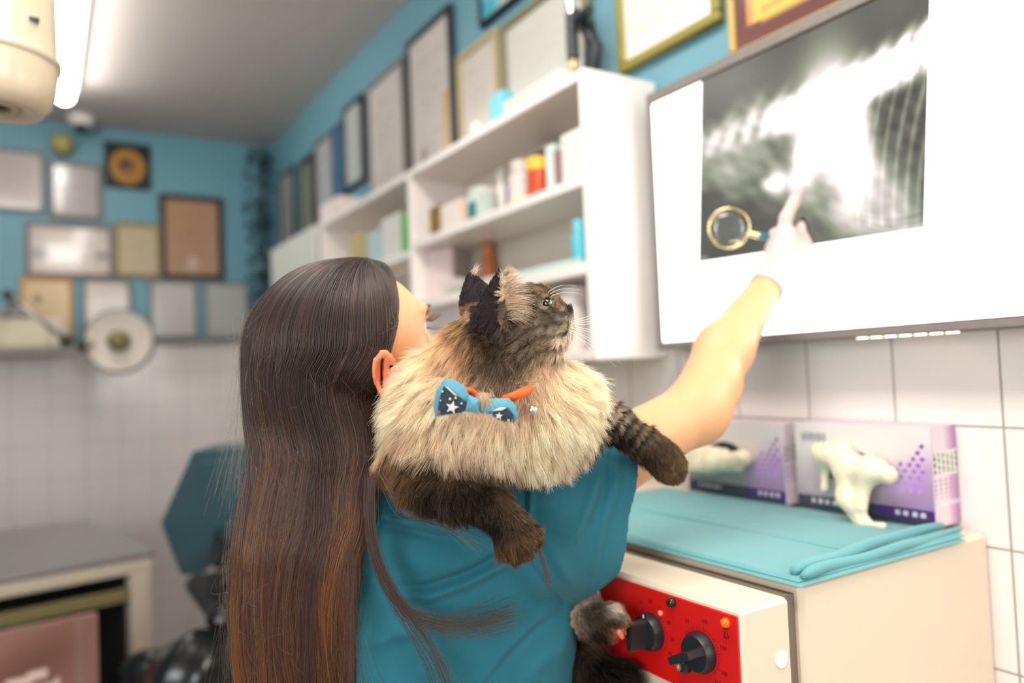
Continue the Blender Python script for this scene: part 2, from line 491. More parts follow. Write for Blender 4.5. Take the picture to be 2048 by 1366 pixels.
def paper(gloss): 
    k = 'print_gloss' if gloss else 'print'
    return mat(k, rough=0.16 if gloss else 0.5, vc=True, coat=0.35 if gloss else 0)
def frame_on(wall, a, b, fw, frgb, fn, label, cat='picture frame', name='framed_certificate', depth=0.022, gloss=True, grp=None, frough=0.4):
    """wall 'R' (plane X) or 'F' (plane Y); a,b = two opposite corners (horizontal, z) in metres"""
    h0, h1 = sorted((a[0], b[0])); z0, z1 = sorted((a[1], b[1]))
    if wall == 'R': pt = lambda h, z, d: np.array([WX - d, h, z])
    else: pt = lambda h, z, d: np.array([h, FY - d, z])
    t = thing(name, pt((h0 + h1) / 2, z0, 0), label, cat, grp)
    fm = mat('frame_%d_%d_%d' % tuple(frgb), frgb, frough)
    m = MB()
    for (p, q, r_, s_) in ((h0, h1, z0, z0 + fw), (h0, h1, z1 - fw, z1), (h0, h0 + fw, z0 + fw, z1 - fw), (h1 - fw, h1, z0 + fw, z1 - fw)):
        m.box(pt(p, r_, 0.001), pt(q, s_, depth), 0.003)
    m.build('frame_moulding', fm, t)
    m = MB(); m.box(pt(h0 + fw * .6, z0 + fw * .6, 0.002), pt(h1 - fw * .6, z1 - fw * .6, depth * 0.55))
    if wall == 'R': sheet(m, pt(h1 - fw, z0 + fw, depth * 0.6), pt(h0 + fw, 0, 0) - pt(h1 - fw, 0, 0), (0, 0, z1 - z0 - 2 * fw), 60, 60, lambda u, v: fn(u, 1 - v))
    else: sheet(m, pt(h0 + fw, z0 + fw, depth * 0.6), pt(h1 - fw, 0, 0) - pt(h0 + fw, 0, 0), (0, 0, z1 - z0 - 2 * fw), 60, 60, lambda u, v: fn(u, 1 - v))
    m.build('certificate_sheet', paper(gloss), t)
    return t
FR = lambda *k, **kw: frame_on('R', *k, **kw)
G1 = 'framed certificates hung above the open wall shelf'; G2 = 'framed certificates on the far blue wall'
FR((2.74, 2.06), (2.40, 2.555), 0.018, (120, 110, 104), lines_fn((205, 197, 190), (150, 150, 155), 1), 'tall grey-framed white certificate, left of the dark-framed one with a yellow strip', grp=G1)
FR((2.37, 2.05), (2.035, 2.585), 0.022, (38, 42, 48), lines_fn((206, 198, 190), (150, 150, 155), 2, strip=(.80, .93, .46, .97, (206, 168, 92)), blotch=[(0.3, 0.80, 0.05, (140, 110, 60)), (.82, .95, .06, (176, 90, 60))]), 'largest dark-framed white certificate above the open shelf, with a yellow strip', grp=G1)
FR((2.005, 2.05), (1.765, 2.40), 0.02, (176, 160, 118), lines_fn((208, 198, 188), (170, 160, 160), 3), 'gold-framed pale certificate with a lamp glare at its foot', grp=G1)
FR((1.745, 2.05), (1.36, 2.39), 0.022, (122, 116, 84), lines_fn((208, 206, 196), (180, 190, 185), 4), 'wide pale certificate in an olive gold frame behind the microscope', grp=G1)
FR((1.86, 2.43), (1.40, 2.715), 0.014, (14, 16, 18), lines_fn((214, 206, 198), (120, 170, 180), 5, blotch=[(0.05, 0.9, 0.18, (64, 170, 190))]), 'black-framed certificate near the ceiling with a turquoise corner', grp=G1)
FR((1.262, 2.085), (0.972, 2.42), 0.02, (140, 128, 48), lines_fn((232, 226, 216), (190, 186, 176), 6), 'gold and green framed white certificate left of the orange diploma', grp=G1)
def dipl(u, v):
    col = np.zeros(u.shape + (3,)) + np.array((196, 142, 96.))
    inner = (np.abs(u - 0.5) < 0.36) & (np.abs(v - 0.5) < 0.42); col[inner] = (222, 184, 92)
    bd = np.minimum(np.minimum(u, 1 - u), np.minimum(v, 1 - v)) < 0.09; col[bd] = (104, 66, 62)
    m = inner & (((v * 16) % 1) > 0.6) & (np.abs(u - 0.5) < 0.28); col[m] = (176, 140, 84)
    return col
FR((0.952, 1.998), (0.66, 2.42), 0.014, (188, 158, 84), dipl, 'orange and yellow diploma in a thin gold frame above the light box', grp=G1)
FR((3.02, 2.21), (2.80, 2.56), 0.02, (34, 34, 36), lines_fn((184, 190, 188), (150, 160, 165), 8), 'small dark-framed certificate left of the tall grey-framed one', grp=G1)
FR((3.40, 2.07), (3.16, 2.52), 0.014, (80, 72, 70), lines_fn((176, 172, 176), (150, 150, 155), 9), 'grey-framed pale certificate above the closed shelf door, beside the blue board', grp=G1)
FR((3.15, 2.05), (3.04, 2.52), 0.006, (40, 84, 116), lines_fn((52, 98, 132), (40, 84, 116), 10), 'narrow blue board between two certificates', cat='wall board', name='wall_board', grp=None, gloss=False)
FR((3.66, 2.06), (3.44, 2.50), 0.03, (32, 34, 28), lines_fn((128, 124, 96), (100, 98, 80), 11), 'dark olive framed certificate in the row above the closed shelf door', grp=G1)
FR((4.02, 2.07), (3.77, 2.52), 0.02, (44, 46, 46), lines_fn((160, 152, 150), (120, 116, 116), 12), 'dark-framed certificate nearest the room corner with a round glare', grp=G1)
FR((2.798, 2.05), (2.745, 2.14), 0.01, (110, 110, 60), lines_fn((196, 184, 172), (150, 150, 120), 13), 'small olive-framed card low beside the tall grey frame', grp=G1)

def FF(x0, y0, x1, y1, *k, **kw):
    p = onY((x0 + 0.0), (y0 + y1) / 2, FY); q = onY(x1, (y0 + y1) / 2, FY); zt = onY((x0 + x1) / 2, y0, FY)[2]; zb = onY((x0 + x1) / 2, y1, FY)[2]
    return frame_on('F', (p[0], zb), (q[0], zt), *k, grp=kw.pop('grp', G2), **kw)
FF(-25, 300, 90, 424, 0.018, (112, 118, 120), lines_fn((186, 174, 168), (160, 150, 150), 21), 'grey-framed certificate at the upper left of the far wall')
FF(97, 326, 204, 440, 0.022, (116, 112, 112), lines_fn((176, 166, 162), (140, 134, 134), 22, blotch=[(0.2, 0.25, 0.16, (214, 208, 202))]), 'grey-framed print left of the black square with a gold disc')
FF(50, 448, 227, 556, 0.022, (120, 108, 112), lines_fn((196, 180, 168), (120, 120, 128), 23, blotch=[(0.14, 0.6, 0.12, (120, 120, 128)), (0.9, 0.6, 0.1, (120, 120, 128))]), 'wide landscape certificate in a mauve grey frame')
FF(227, 446, 322, 556, 0.022, (142, 124, 76), lines_fn((188, 170, 140), (160, 146, 120), 24), 'small gold-framed cream certificate beside the dark-framed tan one')
FF(318, 392, 446, 560, 0.030, (52, 36, 32), lines_fn((172, 134, 104), (140, 110, 84), 25, blotch=[(0.5, 0.86, 0.12, (196, 166, 144))]), 'tan certificate in a thick dark brown frame')
def gold_disc(u, v):
    col = np.zeros(u.shape + (3,)) + np.array((16, 15, 14.)); r = np.hypot(u - 0.5, v - 0.52)
    col[r < 0.42] = (176, 124, 36); col[r < 0.30] = (150, 100, 26)
    col[(np.hypot((u - 0.45), (v - 0.48) * 1.6) < 0.16)] = (20, 18, 14)
    return col
FF(208, 288, 300, 378, 0.012, (16, 15, 15), gold_disc, 'black square plaque with a gold disc under the ceiling', cat='plaque', name='square_plaque', grp=None, gloss=False)
FF(40, 556, 146, 682, 0.016, (190, 140, 50), lines_fn((214, 186, 142), (190, 160, 110), 27, blotch=[(0.3, 0.32, 0.08, (110, 100, 60))]), 'yellow-orange framed certificate on the ledge, leftmost of the lower row')
FF(166, 560, 262, 682, 0.014, (124, 116, 112), lines_fn((204, 190, 180), (180, 170, 165), 28), 'white certificate in the lower row, right of the yellow-framed one')
FF(298, 562, 393, 676, 0.014, (132, 128, 120), lines_fn((188, 180, 174), (170, 170, 172), 29), 'pale grey certificate in the lower row, above the plain tiles')
FF(408, 566, 496, 676, 0.014, (132, 128, 124), lines_fn((178, 176, 172), (160, 170, 172), 30), 'pale certificate closest to the long brown hair, end of the lower row')
# ledge of the tile band
z = 1.655
s = MB().box((XL, FY - 0.05, 1.655), (WX - 0.02, FY, 1.672), 0.004).build('trim_1', mat('ledge', (150, 140, 136), 0.4)); struct(s)
# two round fixtures under the ceiling
p = onY(124, 290, 4.22)
t = thing('alarm_siren', p, 'small round yellowish siren high on the far wall', 'alarm siren')
m = MB(); m.sphere((p[0], FY - 0.05, p[2]), 0.05, 20); m.build('siren_dome', mat('siren_yellow', (176, 164, 96), 0.5), t, smooth=True)
m = MB(); m.lathe([(0.04, 0), (0.045, 0.03)], (p[0], FY - 0.032, p[2]), (0, 1, 0)); m.build('siren_base', blackm2, t)
p = onY(162, 272, 4.15)
t = thing('smoke_detector', (p[0], 4.12, CEIL), 'small round smoke detector with dark underside on the ceiling edge', 'smoke detector')
m = MB(); m.lathe([(0.055, 0), (0.055, -0.03), (0.04, -0.045)], (p[0], 4.12, CEIL), (0, 0, 1)); m.build('detector_body', white_m, t, smooth=True, angle=0.7)
m = MB(); m.lathe([(0.03, -0.045), (0.02, -0.075)], (p[0], 4.12, CEIL), (0, 0, 1)); m.build('detector_sensor', blackm2, t)

# ---- dark hanging garland in the corner
gar = MB(); rg = np.random.default_rng(3)
for k in range(260):
    u = rg.uniform(0, 1); yy = 4.17 + rg.uniform(-.07, 0.06); xx = 1.03 + rg.uniform(-.08, 0.05); zz = 2.70 - u * 1.02
    l = rg.uniform(0.03, 0.05); d = nrm(rg.normal(size=3) + np.array([-0.5, -0.6, -0.6])); sd = nrm(np.cross(d, rg.normal(size=3))); c0 = np.array([xx, yy, zz])
    gar.add([c0, c0 + d * l * 0.5 + sd * l * 0.3, c0 + d * l, c0 + d * l * 0.5 - sd * l * 0.3], [(0, 1, 2, 3)])
o = gar.build('hanging_garland', mat('dark_leaves', (34, 52, 54), 0.6), origin=(1.03, 4.16, 2.7)); tag(o, 'dark leafy garland hanging in the corner of the two blue walls', 'garland')
o2 = MB().tube([(1.04, 4.17, 2.7), (1.03, 4.15, 2.2), (1.04, 4.17, 1.68)], 0.012).build('garland_stem', mat('dark_stem', (30, 36, 30), 0.7), o)

# ================================================================ WALL SHELF
SX = 0.905; SZ0, SZ1 = 1.463, 2.033; XB = WX - 0.0085
sh = thing('wall_shelf', (1.0, 2.3, SZ0), 'long white open wall shelf holding medicine packages', 'shelf')
T = 0.02
def bd(name, lo, hi, m=None, b=0.002): return MB().box(lo, hi, b).build(name, m or white_m, sh)
bd('side_panel', (SX, 1.160, SZ0), (XB, 1.160 + T, SZ1))
bd('divider_panel', (SX, 1.985, SZ0 + T), (XB, 2.005, SZ1 - T))
bd('divider_panel', (SX, 2.80, SZ0 + T), (XB, 2.82, SZ1 - T))
bd('side_panel', (SX, 3.45, SZ0), (XB, 3.47, SZ1))
bd('top_board', (SX, 1.160 + T, SZ1 - T), (XB, 3.45, SZ1))
bd('bottom_board', (SX, 1.160 + T, SZ0), (XB, 3.45, SZ0 + T))
bd('back_panel', (XB - 0.006, 1.18, SZ0 + T), (XB, 3.45, SZ1 - T), mat('shelf_back', (214, 204, 188), 0.5))
bd('shelf_board', (SX + 0.002, 1.18, 1.805), (XB - 0.006, 1.985, 1.827))
bd('shelf_board', (SX + 0.002, 1.18, 1.632), (XB - 0.006, 1.985, 1.655))
bd('shelf_board', (SX + 0.002, 2.005, 1.785), (XB - 0.006, 2.80, 1.807))
d_ = bd('cabinet_door', (SX - 0.018, 2.825, SZ0 + 0.004), (SX - 0.002, 3.465, SZ1 - 0.004), mat('pale_green_laminate', (206, 212, 204), 0.35))
MB().tube([(SX - 0.03, 2.86, 1.66), (SX - 0.03, 2.86, 1.76)], 0.005).build('door_handle', grey_m, d_)

def px_on_shelf(x, y, X=0.93): p = onX(x, y, X); return p
def carton(name, x0, x1, yt, z0, rgb, label, X=0.925, dep_=0.06, band=None, grp='packages on the open wall shelf', cat='box', flaps=True):
    a = onX(x0, yt, X); b = onX(x1, yt, X); zt = (onX((x0 + x1) / 2, yt, X))[2]
    y0, y1 = min(a[1], b[1]), max(a[1], b[1])
    t = thing(name, (X + dep_ / 2, (y0 + y1) / 2, z0), label, cat, grp)
    m = mat('c_%d_%d_%d' % tuple(rgb), rgb, 0.45)
    MB().box((X, y0, z0), (X + dep_, y1, max(zt, z0 + 0.01)), 0.0015).build('carton_body', m, t)
    if band:
        h = max(zt, z0 + 0.01) - z0
        MB().box((X - 0.0006, y0 + 0.001, z0 + h * band[1]), (X + dep_ - .002, y1 + 0.0004, z0 + h * band[2])).build('printed_band', mat('c_%d_%d_%d' % tuple(band[0]), band[0], 0.45), t)
    return t
def bottle(name, xc, r, yt, z0, rgb, cap, label, X=0.955, capfrac=0.28, grp='packages on the open wall shelf', neck=0.7, band=None):
    p = onX(xc, yt, X); h = max(p[2] - z0, 0.02)
    t = thing(name, (X, p[1], z0), label, 'bottle', grp)
    prof = [(r * .92, 0), (r, 0.003), (r, h * (0.92 - capfrac)), (r * neck, h * (1 - capfrac))]
    MB().lathe(prof, (X, p[1], z0), n=28).build('bottle_body', mat('c_%d_%d_%d' % tuple(rgb), rgb, 0.35), t, smooth=True, angle=0.6)
    MB().lathe([(r * neck * 1.1, h * (1 - capfrac) + 0.0005), (r * neck * 1.1, h * 0.98), (r * neck * .95, h)], (X, p[1], z0), n=28).build('bottle_cap', mat('c_%d_%d_%d' % tuple(cap), cap, 0.4), t, smooth=True, angle=0.6)
    if band:
        MB().lathe([(r * 1.01, h * band[1]), (r * 1.01, h * band[2])], (X, p[1], z0), n=28, cap=False).build('bottle_label', mat('c_%d_%d_%d' % tuple(band[0]), band[0], 0.5), t, smooth=True)
    return t
zA, zB, zC, zD = 1.8275, 1.6555, 1.4835, 1.8075
carton('medicine_box', 1120, 1160, 262, zA, (222, 220, 212), 'tallest white box on the upper shelf board, at its right end', dep_=0.07)
carton('medicine_box', 1106, 1116, 300, zA, (150, 110, 108), 'thin reddish box between two pale boxes on the upper board', dep_=0.06)
carton('medicine_box', 1089, 1105, 290, zA, (206, 222, 218), 'slim pale blue box right of the orange jar', dep_=0.06)
bottle('medicine_jar', 1076, 0.026, 317, zA, (196, 66, 14), (240, 186, 60), 'orange jar with a yellow lid on the upper shelf board', X=0.94, capfrac=0.34, neck=0.95)
bottle('medicine_bottle', 1041, 0.031, 323, zA, (214, 204, 198), (206, 198, 192), 'big white bottle left of the orange jar', X=0.95, band=((222, 206, 150), 0.04, 0.14))
bottle('medicine_bottle', 1003, 0.017, 338, zA, (216, 210, 202), (220, 214, 206), 'small white bottle beside the big white bottle', X=1.0)
carton('medicine_box', 1010, 1017, 375, zA, (130, 100, 150), 'tiny violet box next to the big white bottle', dep_=0.03)
bottle('medicine_jar', 967, 0.035, 378, zA, (218, 210, 204), (212, 204, 198), 'round white tub left of the dark gap on the upper board', X=0.97, neck=0.98, capfrac=0.25)
carton('medicine_box', 934, 952, 383, zA, (206, 218, 210), 'small white box with a teal triangle on the upper board', dep_=0.05, X=0.915, band=((40, 130, 124), 0.05, 0.62))
carton('medicine_box', 920, 932, 402, zA, (236, 196, 180), 'peach-coloured box on the upper shelf board', dep_=0.05, X=0.918)
carton('medicine_box', 880, 918, 405, zA, (232, 220, 210), 'white box between the brown and the peach boxes', dep_=0.07, X=0.918)
carton('medicine_box', 858, 879, 413, zA, (132, 100, 40), 'brown box at the left end of the upper shelf board', dep_=0.06, X=0.915)
carton('medicine_box', 1060, 1110, 300, zA, (92, 62, 50), 'dark brown box standing at the back of the upper board', dep_=0.03, X=1.04)
bottle('spray_bottle', 1158, 0.018, 440, zB, (92, 190, 206), (110, 196, 214), 'turquoise spray bottle at the right end of the lower board', X=0.935, capfrac=0.3)
o = MB().tube([(1.055, 1.20, 1.725), (1.055, 1.33, 1.725)], 0.012, 14).build('gauze_roll', mat('gauze', (200, 200, 182), 0.8), smooth=True, angle=0.8, origin=(1.055, 1.25, 1.713)); tag(o, 'cream gauze roll lying beside the turquoise bottle', 'gauze roll')
o = MB().box((1.034, 1.195, zB), (1.08, 1.34, 1.7125), 0.004).build('medicine_box', mat('c_150_146_140', (150, 146, 140), .5)); tag(o, 'grey box under the cream gauze roll', 'box', 'packages on the open wall shelf')
for k, (y0, y1, hh, cc, lb) in enumerate([(1.21, 1.45, 0.016, (206, 222, 216), 'folded pale turquoise cloth at the front of the lower board'), (1.455, 1.62, 0.02, (214, 214, 206), 'folded white cloth in the middle of the lower board'), (1.63, 1.80, 0.016, (188, 190, 170), 'folded greenish cloth on the left of the lower board')]):
    m = MB()
    for q in range(4): m.box((0.912 + 0.002 * q, y0 + 0.004 * q, zB + hh * q / 4 * 1.0), (1.03, y1 - 0.003 * (q % 2), zB + hh * (q + 1) / 4 - 0.0004), 0.0018)
    o = m.build('folded_cloth', mat('cloth%d' % k, cc, 0.85)); tag(o, lb, 'cloth', 'folded cloths on the lower shelf board')
bottle('medicine_bottle', 975, 0.02, 480, zB, (186, 110, 60), (198, 120, 66), 'small orange-brown bottle at the back of the lower board', X=1.05)
bottle('medicine_jar', 1150, 0.03, 575, zC, (222, 210, 204), (214, 204, 198), 'round white jar on the bottom board beside the cat nose', X=0.96, neck=0.95)
carton('medicine_box', 1040, 1110, 600, zC, (206, 196, 188), 'flat white box on the bottom board behind the cat ears', dep_=0.08)
carton('medicine_box', 880, 915, 560, zC, (212, 200, 196), 'pinkish white box at the left of the bottom board', dep_=0.05, X=0.96)
o = MB().box((0.96, 1.88, zB), (0.975, 1.975, 1.80), 0.002, rot=rotz(0.3)).build('paper_folder', mat('folder', (226, 206, 202), .6)); tag(o, 'pinkish paper folder leaning by the shelf divider', 'folder')
carton('medicine_box', 800, 812, 425, zD, (112, 176, 92), 'bright green box at the right end of the second bay', dep_=0.06, grp='packages in the second shelf bay')
carton('medicine_box', 762, 798, 432, zD, (214, 212, 206), 'white box left of the bright green box', dep_=0.08, grp='packages in the second shelf bay')
carton('medicine_box', 733, 758, 462, zD, (176, 200, 204), 'pale blue box in the second shelf bay', dep_=0.06, grp='packages in the second shelf bay')
carton('medicine_box', 700, 722, 468, zD, (186, 172, 118), 'yellowish box in the second shelf bay', dep_=0.06, grp='packages in the second shelf bay')
carton('medicine_box', 640, 676, 402, SZ1 + .0005, (226, 214, 206), 'white box standing on top of the shelf near its left end', dep_=0.08, X=0.93, grp=None)

# ---- things on the shelf top: microscope, turquoise box, papers
zt = SZ1 + 0.0005
ms = thing('microscope', (0.985, 1.335, zt), 'black microscope with a silver eyepiece on top of the white shelf', 'microscope')
dk = mat('microscope_black', (30, 36, 42), 0.35)
o = MB().box((0.98, 1.30, zt), (1.05, 1.50, zt + 0.022), 0.006).build('foot', dk, ms)
m = MB(); m.tube([(1.03, 1.33, zt + 0.02), (1.035, 1.30, zt + 0.06), (1.035, 1.285, zt + 0.11), (1.03, 1.30, zt + 0.16), (1.02, 1.33, zt + 0.20)], [0.016, 0.019, 0.02, 0.018, 0.015], 16); m.build('arm', dk, ms, smooth=True)
MB().tube([(1.015, 1.335, zt + 0.10), (1.015, 1.335, zt + 0.20)], 0.014, 18).build('body_tube', dk, ms, smooth=True, angle=.8)
MB().tube([(1.015, 1.335, zt + 0.201), (1.015, 1.335, zt + 0.255)], 0.012, 18).build('eyepiece', mat('chrome', (230, 226, 222), 0.15, 1.0), ms, smooth=True, angle=.8)
MB().tube([(1.015, 1.335, zt + 0.075), (1.015, 1.335, zt + 0.099)], 0.008, 14).build('objective_lens', mat('brass', (200, 176, 130), 0.3, 0.8), ms, smooth=True, angle=.8)
MB().box((0.985, 1.33, zt + 0.05), (1.045, 1.40, zt + 0.057), 0.001).build('stage', dk, ms)
MB().tube([(1.0, 1.30, zt + 0.17), (1.0, 1.25, zt + 0.172)], [0.013, 0.011], 16).build('focus_knob', dk, ms, smooth=True, angle=.8)
MB().lathe([(0.016, 0), (0.018, 0.01), (0.012, 0.014)], (1.015, 1.365, zt + 0.024), n=20).build('mirror', mat('chrome', (230, 226, 222), 0.15, 1.0), ms, smooth=True)
o = MB().box((0.925, 1.50, zt), (0.965, 1.56, zt + 0.075), 0.003).build('medicine_box', mat('c_120_206_216', (120, 206, 216), .45)); tag(o, 'turquoise box on the shelf top beside the microscope', 'box')
o = MB().sphere((0.925, 1.62, zt + 0.016), 0.016).build('cotton_ball', mat('cotton', (236, 232, 220), .9), smooth=True); tag(o, 'white round cotton ball on the shelf top by the turquoise box', 'cotton ball')
o = MB().box((0.91, 1.25, zt), (0.972, 1.47, zt + 0.03), 0.002).build('paper_stack', mat('papers', (222, 214, 208), .7)); tag(o, 'low stack of white paper at the shelf edge before the microscope', 'paper stack')

# ================================================================ X-RAY LIGHT BOX
LX = 1.03
lb = thing('xray_light_box', (1.06, 0.7, 1.478), 'large lit white light box on the wall with an x-ray film', 'light box')
alum = mat('light_box_frame', (128, 120, 114), 0.6, 0.0, noise=0.25, nscale=60)
LY0, LY1, LZ0, LZ1 = 0.02, 1.122, 1.478, 1.975
fw = 0.013
m = MB(); m.box((LX + 0.004, LY0 + fw, LZ0 + fw), (WX - 0.0085, LY1 - fw, LZ1 - fw)); m.build('box_body', alum, lb)
m = MB()
m.box((LX - 0.004, LY0, LZ0), (WX - 0.0085, LY1, LZ0 + fw), 0.002); m.box((LX - 0.004, LY0, LZ1 - fw), (WX - 0.0085, LY1, LZ1 + 0.008), 0.002)
m.box((LX - 0.004, LY0, LZ0 + fw), (WX - 0.0085, LY0 + fw, LZ1 - fw), 0.002); m.box((LX - 0.004, LY1 - fw, LZ0 + fw), (WX - 0.0085, LY1, LZ1 - fw), 0.002)
m.build('box_frame', alum, lb)
glow = mat('lit_panel', (255, 252, 247), 0.4, emit=2.3)
MB().box((LX, LY0 + fw, LZ0 + fw), (LX + 0.003, LY1 - fw, LZ1 - fw)).build('lit_panel', glow, lb)
gk = mat('olive_strip', (58, 54, 34), 0.8)  # dark olive strip added to hide the panel-lit inner edges of the frame
m = MB(); e_ = 0.0012
m.box((LX - 0.0036, LY0 + fw, LZ1 - fw - e_), (LX + 0.0005, LY1 - fw, LZ1 - fw - 0.0001)); m.box((LX - 0.0036, LY0 + fw, LZ0 + fw + 0.0001), (LX + 0.0005, LY1 - fw, LZ0 + fw + e_))
m.box((LX - 0.0036, LY1 - fw - e_, LZ0 + fw + e_), (LX + 0.0005, LY1 - fw - 0.0001, LZ1 - fw - e_)); m.build('dark_edge_strip', gk, lb)
m = MB()
for k in range(7): m.box((LX + 0.006, 0.55 + k * 0.022, LZ0 - 0.0022), (LX + 0.010, 0.55 + k * 0.022 + 0.016, LZ0 - 0.0005))
m.build('vent_slots', mat('lit_slot', (255, 246, 226), .5, emit=3.0), lb)
# the film: densities of a lateral radiograph, see-through in front of the panel
def film_fn(u, v):
    # the radiograph: spine across the top, bright abdomen, ribs over the dark lung field on the right
    wp = np.stack([0 * u + fX, bl[1] + (br_[1] - bl[1]) * u, bl[2] - 0.035 * v * 0 + (LZ1 - fw - bl[2]) * v], -1)
    x, y = w2px(wp)
    P = np.stack([x / 400, y / 400, 0 * u], -1)
    n1 = vnoise(P, 2.2, 1); n2 = vnoise(P, 6.0, 2); n3 = vnoise(P, 15, 3)
    sm = lambda t: 1 / (1 + np.exp(-t))
    def g(cx, cy, rx, ry, a=0.0):
        dx, dy = x - cx, y - cy; ca, sa = math.cos(a), math.sin(a)
        return np.exp(-((dx * ca + dy * sa) / rx) ** 2 - ((-dx * sa + dy * ca) / ry) ** 2)
    spy = np.interp(x, [1400, 1430, 1560, 1700, 1800, 1850], [305, 290, 236, 176, 120, 78])
    spw = np.interp(x, [1400, 1560, 1700, 1850], [22, 30, 38, 46])
    base = 0.075 + 0.012 * n1
    tissue = sm((y - spy + 45 + 6 * n2) / 7) * sm((np.interp(x, [1400, 1500, 1560, 1620, 1700, 1850], [385, 408, 425, 430, 455, 480]) - y + 10 * n2) / 9)
    d = base + tissue * (0.085 + 0.04 * n2 + 0.025 * n3)
    d += np.exp(-((y - spy) / spw) ** 4) * np.interp(x, [1400, 1500, 1620, 1720, 1850], [.28, .38, .75, .8, 1.0]) * (0.8 + 0.3 * np.sin(x * 0.20 + y * .05) + .12 * n3)
    for k in range(9):
        cx = 1440 + k * 48; cy = np.interp(cx, [1400, 1560, 1700, 1850], [268, 205, 140, 50]); d += g(cx, cy, 8, 30, .5) * (.10 + .035 * k)
    d += g(1650, 250, 48, 95, -.12) * 1.0 + g(1690, 300, 34, 90, -.2) * .45 + g(1595, 330, 19, 40, .0) * .9 + g(1612, 285, 26, 40) * .5
    d += g(1545, 366, 17, 20) * .62 + g(1527, 372, 12, 10) * .3 + g(1575, 372, 10, 22) * .25 + g(1440, 345, 26, 20) * .16 + g(1470, 310, 40, 16) * .12 + g(1560, 262, 30, 20) * .18
    d -= g(1645, 372, 26, 26) * .12; d += g(1650, 362, 10, 8) * .12
    lung = sm((x - np.interp(y, [150, 200, 300, 400, 450], [1712, 1716, 1738, 1800, 1845])) / 6) * sm((y - spy - 36) / 7) * sm((np.interp(x, [1700, 1760, 1850], [330, 350, 430]) - y) / 10)
    d = d * (1 - .62 * lung)
    for k in range(8):
        c = 1716 + k * 27 - np.clip(y - 175, 0, 400) * (.16 + .012 * k) + 0.0006 * (y - 180) ** 2
        d += np.exp(-((x - c) / (2.6 + .5 * k)) ** 2) * (y > spy + 25) * (y < 440) * (.10 + .03 * n2) * sm((1846 - x) / 8)
    d += g(1740, 380, 62, 75, -.3) * .17 + g(1690, 390, 26, 60, .1) * .10 + g(1800, 405, 30, 40) * .10
    for k in range(6):
        c = 395 + 11 * k + 0.0024 * (x - 1735 - 8 * k) ** 2 * -1 + (x - 1700) * .12
        d += np.exp(-((y - c - 20) / 2.6) ** 2) * (x > 1650) * .05
    d += sm((y - 432 + (x - 1850) * .15) / 6) * sm((x - 1775) / 8) * .16
    dk = sm((y - 392 - 10 * n2 + (x - 1500) * -.02) / 7) * sm((1560 - x) / 20); d = d * (1 - .55 * dk) + dk * .030
    d += g(1408, 518, 7, 5) * .15
    d = np.clip(d, 0.045, 1.3)
    mid = np.exp(-((d - 0.17) / 0.10) ** 2)
    lin = np.stack([d * (1 - .10 * mid), d * (.965 + .02 * mid), d * (.95 - .16 * mid)], -1)
    lin = np.clip(lin, 0, 1)
    return 255 * np.where(lin <= .0031308, lin * 12.92, 1.055 * lin ** (1 / 2.4) - .055)
fm = bpy.data.materials.new('xray_film'); fm.use_nodes = True; nt = fm.node_tree; nt.nodes.clear()
out = nt.nodes.new('ShaderNodeOutputMaterial'); a = nt.nodes.new('ShaderNodeVertexColor'); a.layer_name = 'col'
tr = nt.nodes.new('ShaderNodeBsdfTransparent'); gl = nt.nodes.new('ShaderNodeBsdfGlossy'); gl.inputs['Roughness'].default_value = 0.25
ad = nt.nodes.new('ShaderNodeMixShader'); ad.inputs[0].default_value = 0.05
sc_ = nt.nodes.new('ShaderNodeMix'); sc_.data_type = 'RGBA'; sc_.blend_type = 'MULTIPLY'; sc_.inputs['Factor'].default_value = 1; sc_.inputs['B'].default_value = (0.70, 0.70, 0.70, 1)
nt.links.new(a.outputs['Color'], sc_.inputs['A']); nt.links.new(sc_.outputs['Result'], tr.inputs['Color'])
nt.links.new(tr.outputs[0], ad.inputs[1]); nt.links.new(gl.outputs[0], ad.inputs[2]); nt.links.new(ad.outputs[0], out.inputs['Surface'])
fX = LX - 0.0025
bl, br_, tl = onX(1397, 525, fX), onX(1848, 455, fX), onX(1427, 185, fX)
m = MB(); H = LZ1 - fw - bl[2] + 0.012
sheet(m, (fX, bl[1], bl[2]), (0, br_[1] - bl[1], br_[2] - bl[2]), (0, -0.030, H), 420, 300, film_fn)
o = m.build('xray_film', fm, origin=(fX, bl[1], bl[2])); tag(o, 'grey radiograph film of an animal clipped on the lit panel', 'x-ray film')

# ================================================================ STERILISER (cream cabinet with red control panel)
ZT = 1.205
st = thing('hot_air_steriliser', (0.85, 0.85, 0.80), 'cream metal sterilizer cabinet with a red control panel', 'sterilizer')
MB().box((0.70, 0.555, 0.80), (1.088, 1.30, ZT), 0.006).build('cabinet_body', cream_m, st, smooth=False)
MB().box((0.595, 0.545, 0.955), (0.668, 1.30, ZT - 0.006), 0.004).build('control_housing', cream_m, st)
MB().box((0.668, 0.565, 0.82), (0.70, 1.28, ZT - 0.012), 0.0).build('recess_strip', mat('recess', (120, 108, 92), .6), st)
MB().box((0.605, 0.56, 0.805), (0.668, 1.29, 0.935), 0.006).build('oven_door', mat('oven_door', (222, 212, 196), .35), st)
red = mat('red_panel', (206, 16, 12), 0.42, noise=0.08, nscale=40)
PX = 0.5945
rp = MB().box((PX - 0.0018, 0.5495, onX(1300, 1345, PX)[2]), (PX + 0.001, 1.28, ZT - 0.0125), 0.001).build('red_control_panel', red, st)
dm = mat('dial_black', (34, 34, 38), 0.38, noise=0.15, nscale=300, bump=0.05)
ink = mat('panel_ink', (34, 6, 8), 0.6); wl = mat('white_mark', (235, 232, 228), .5)
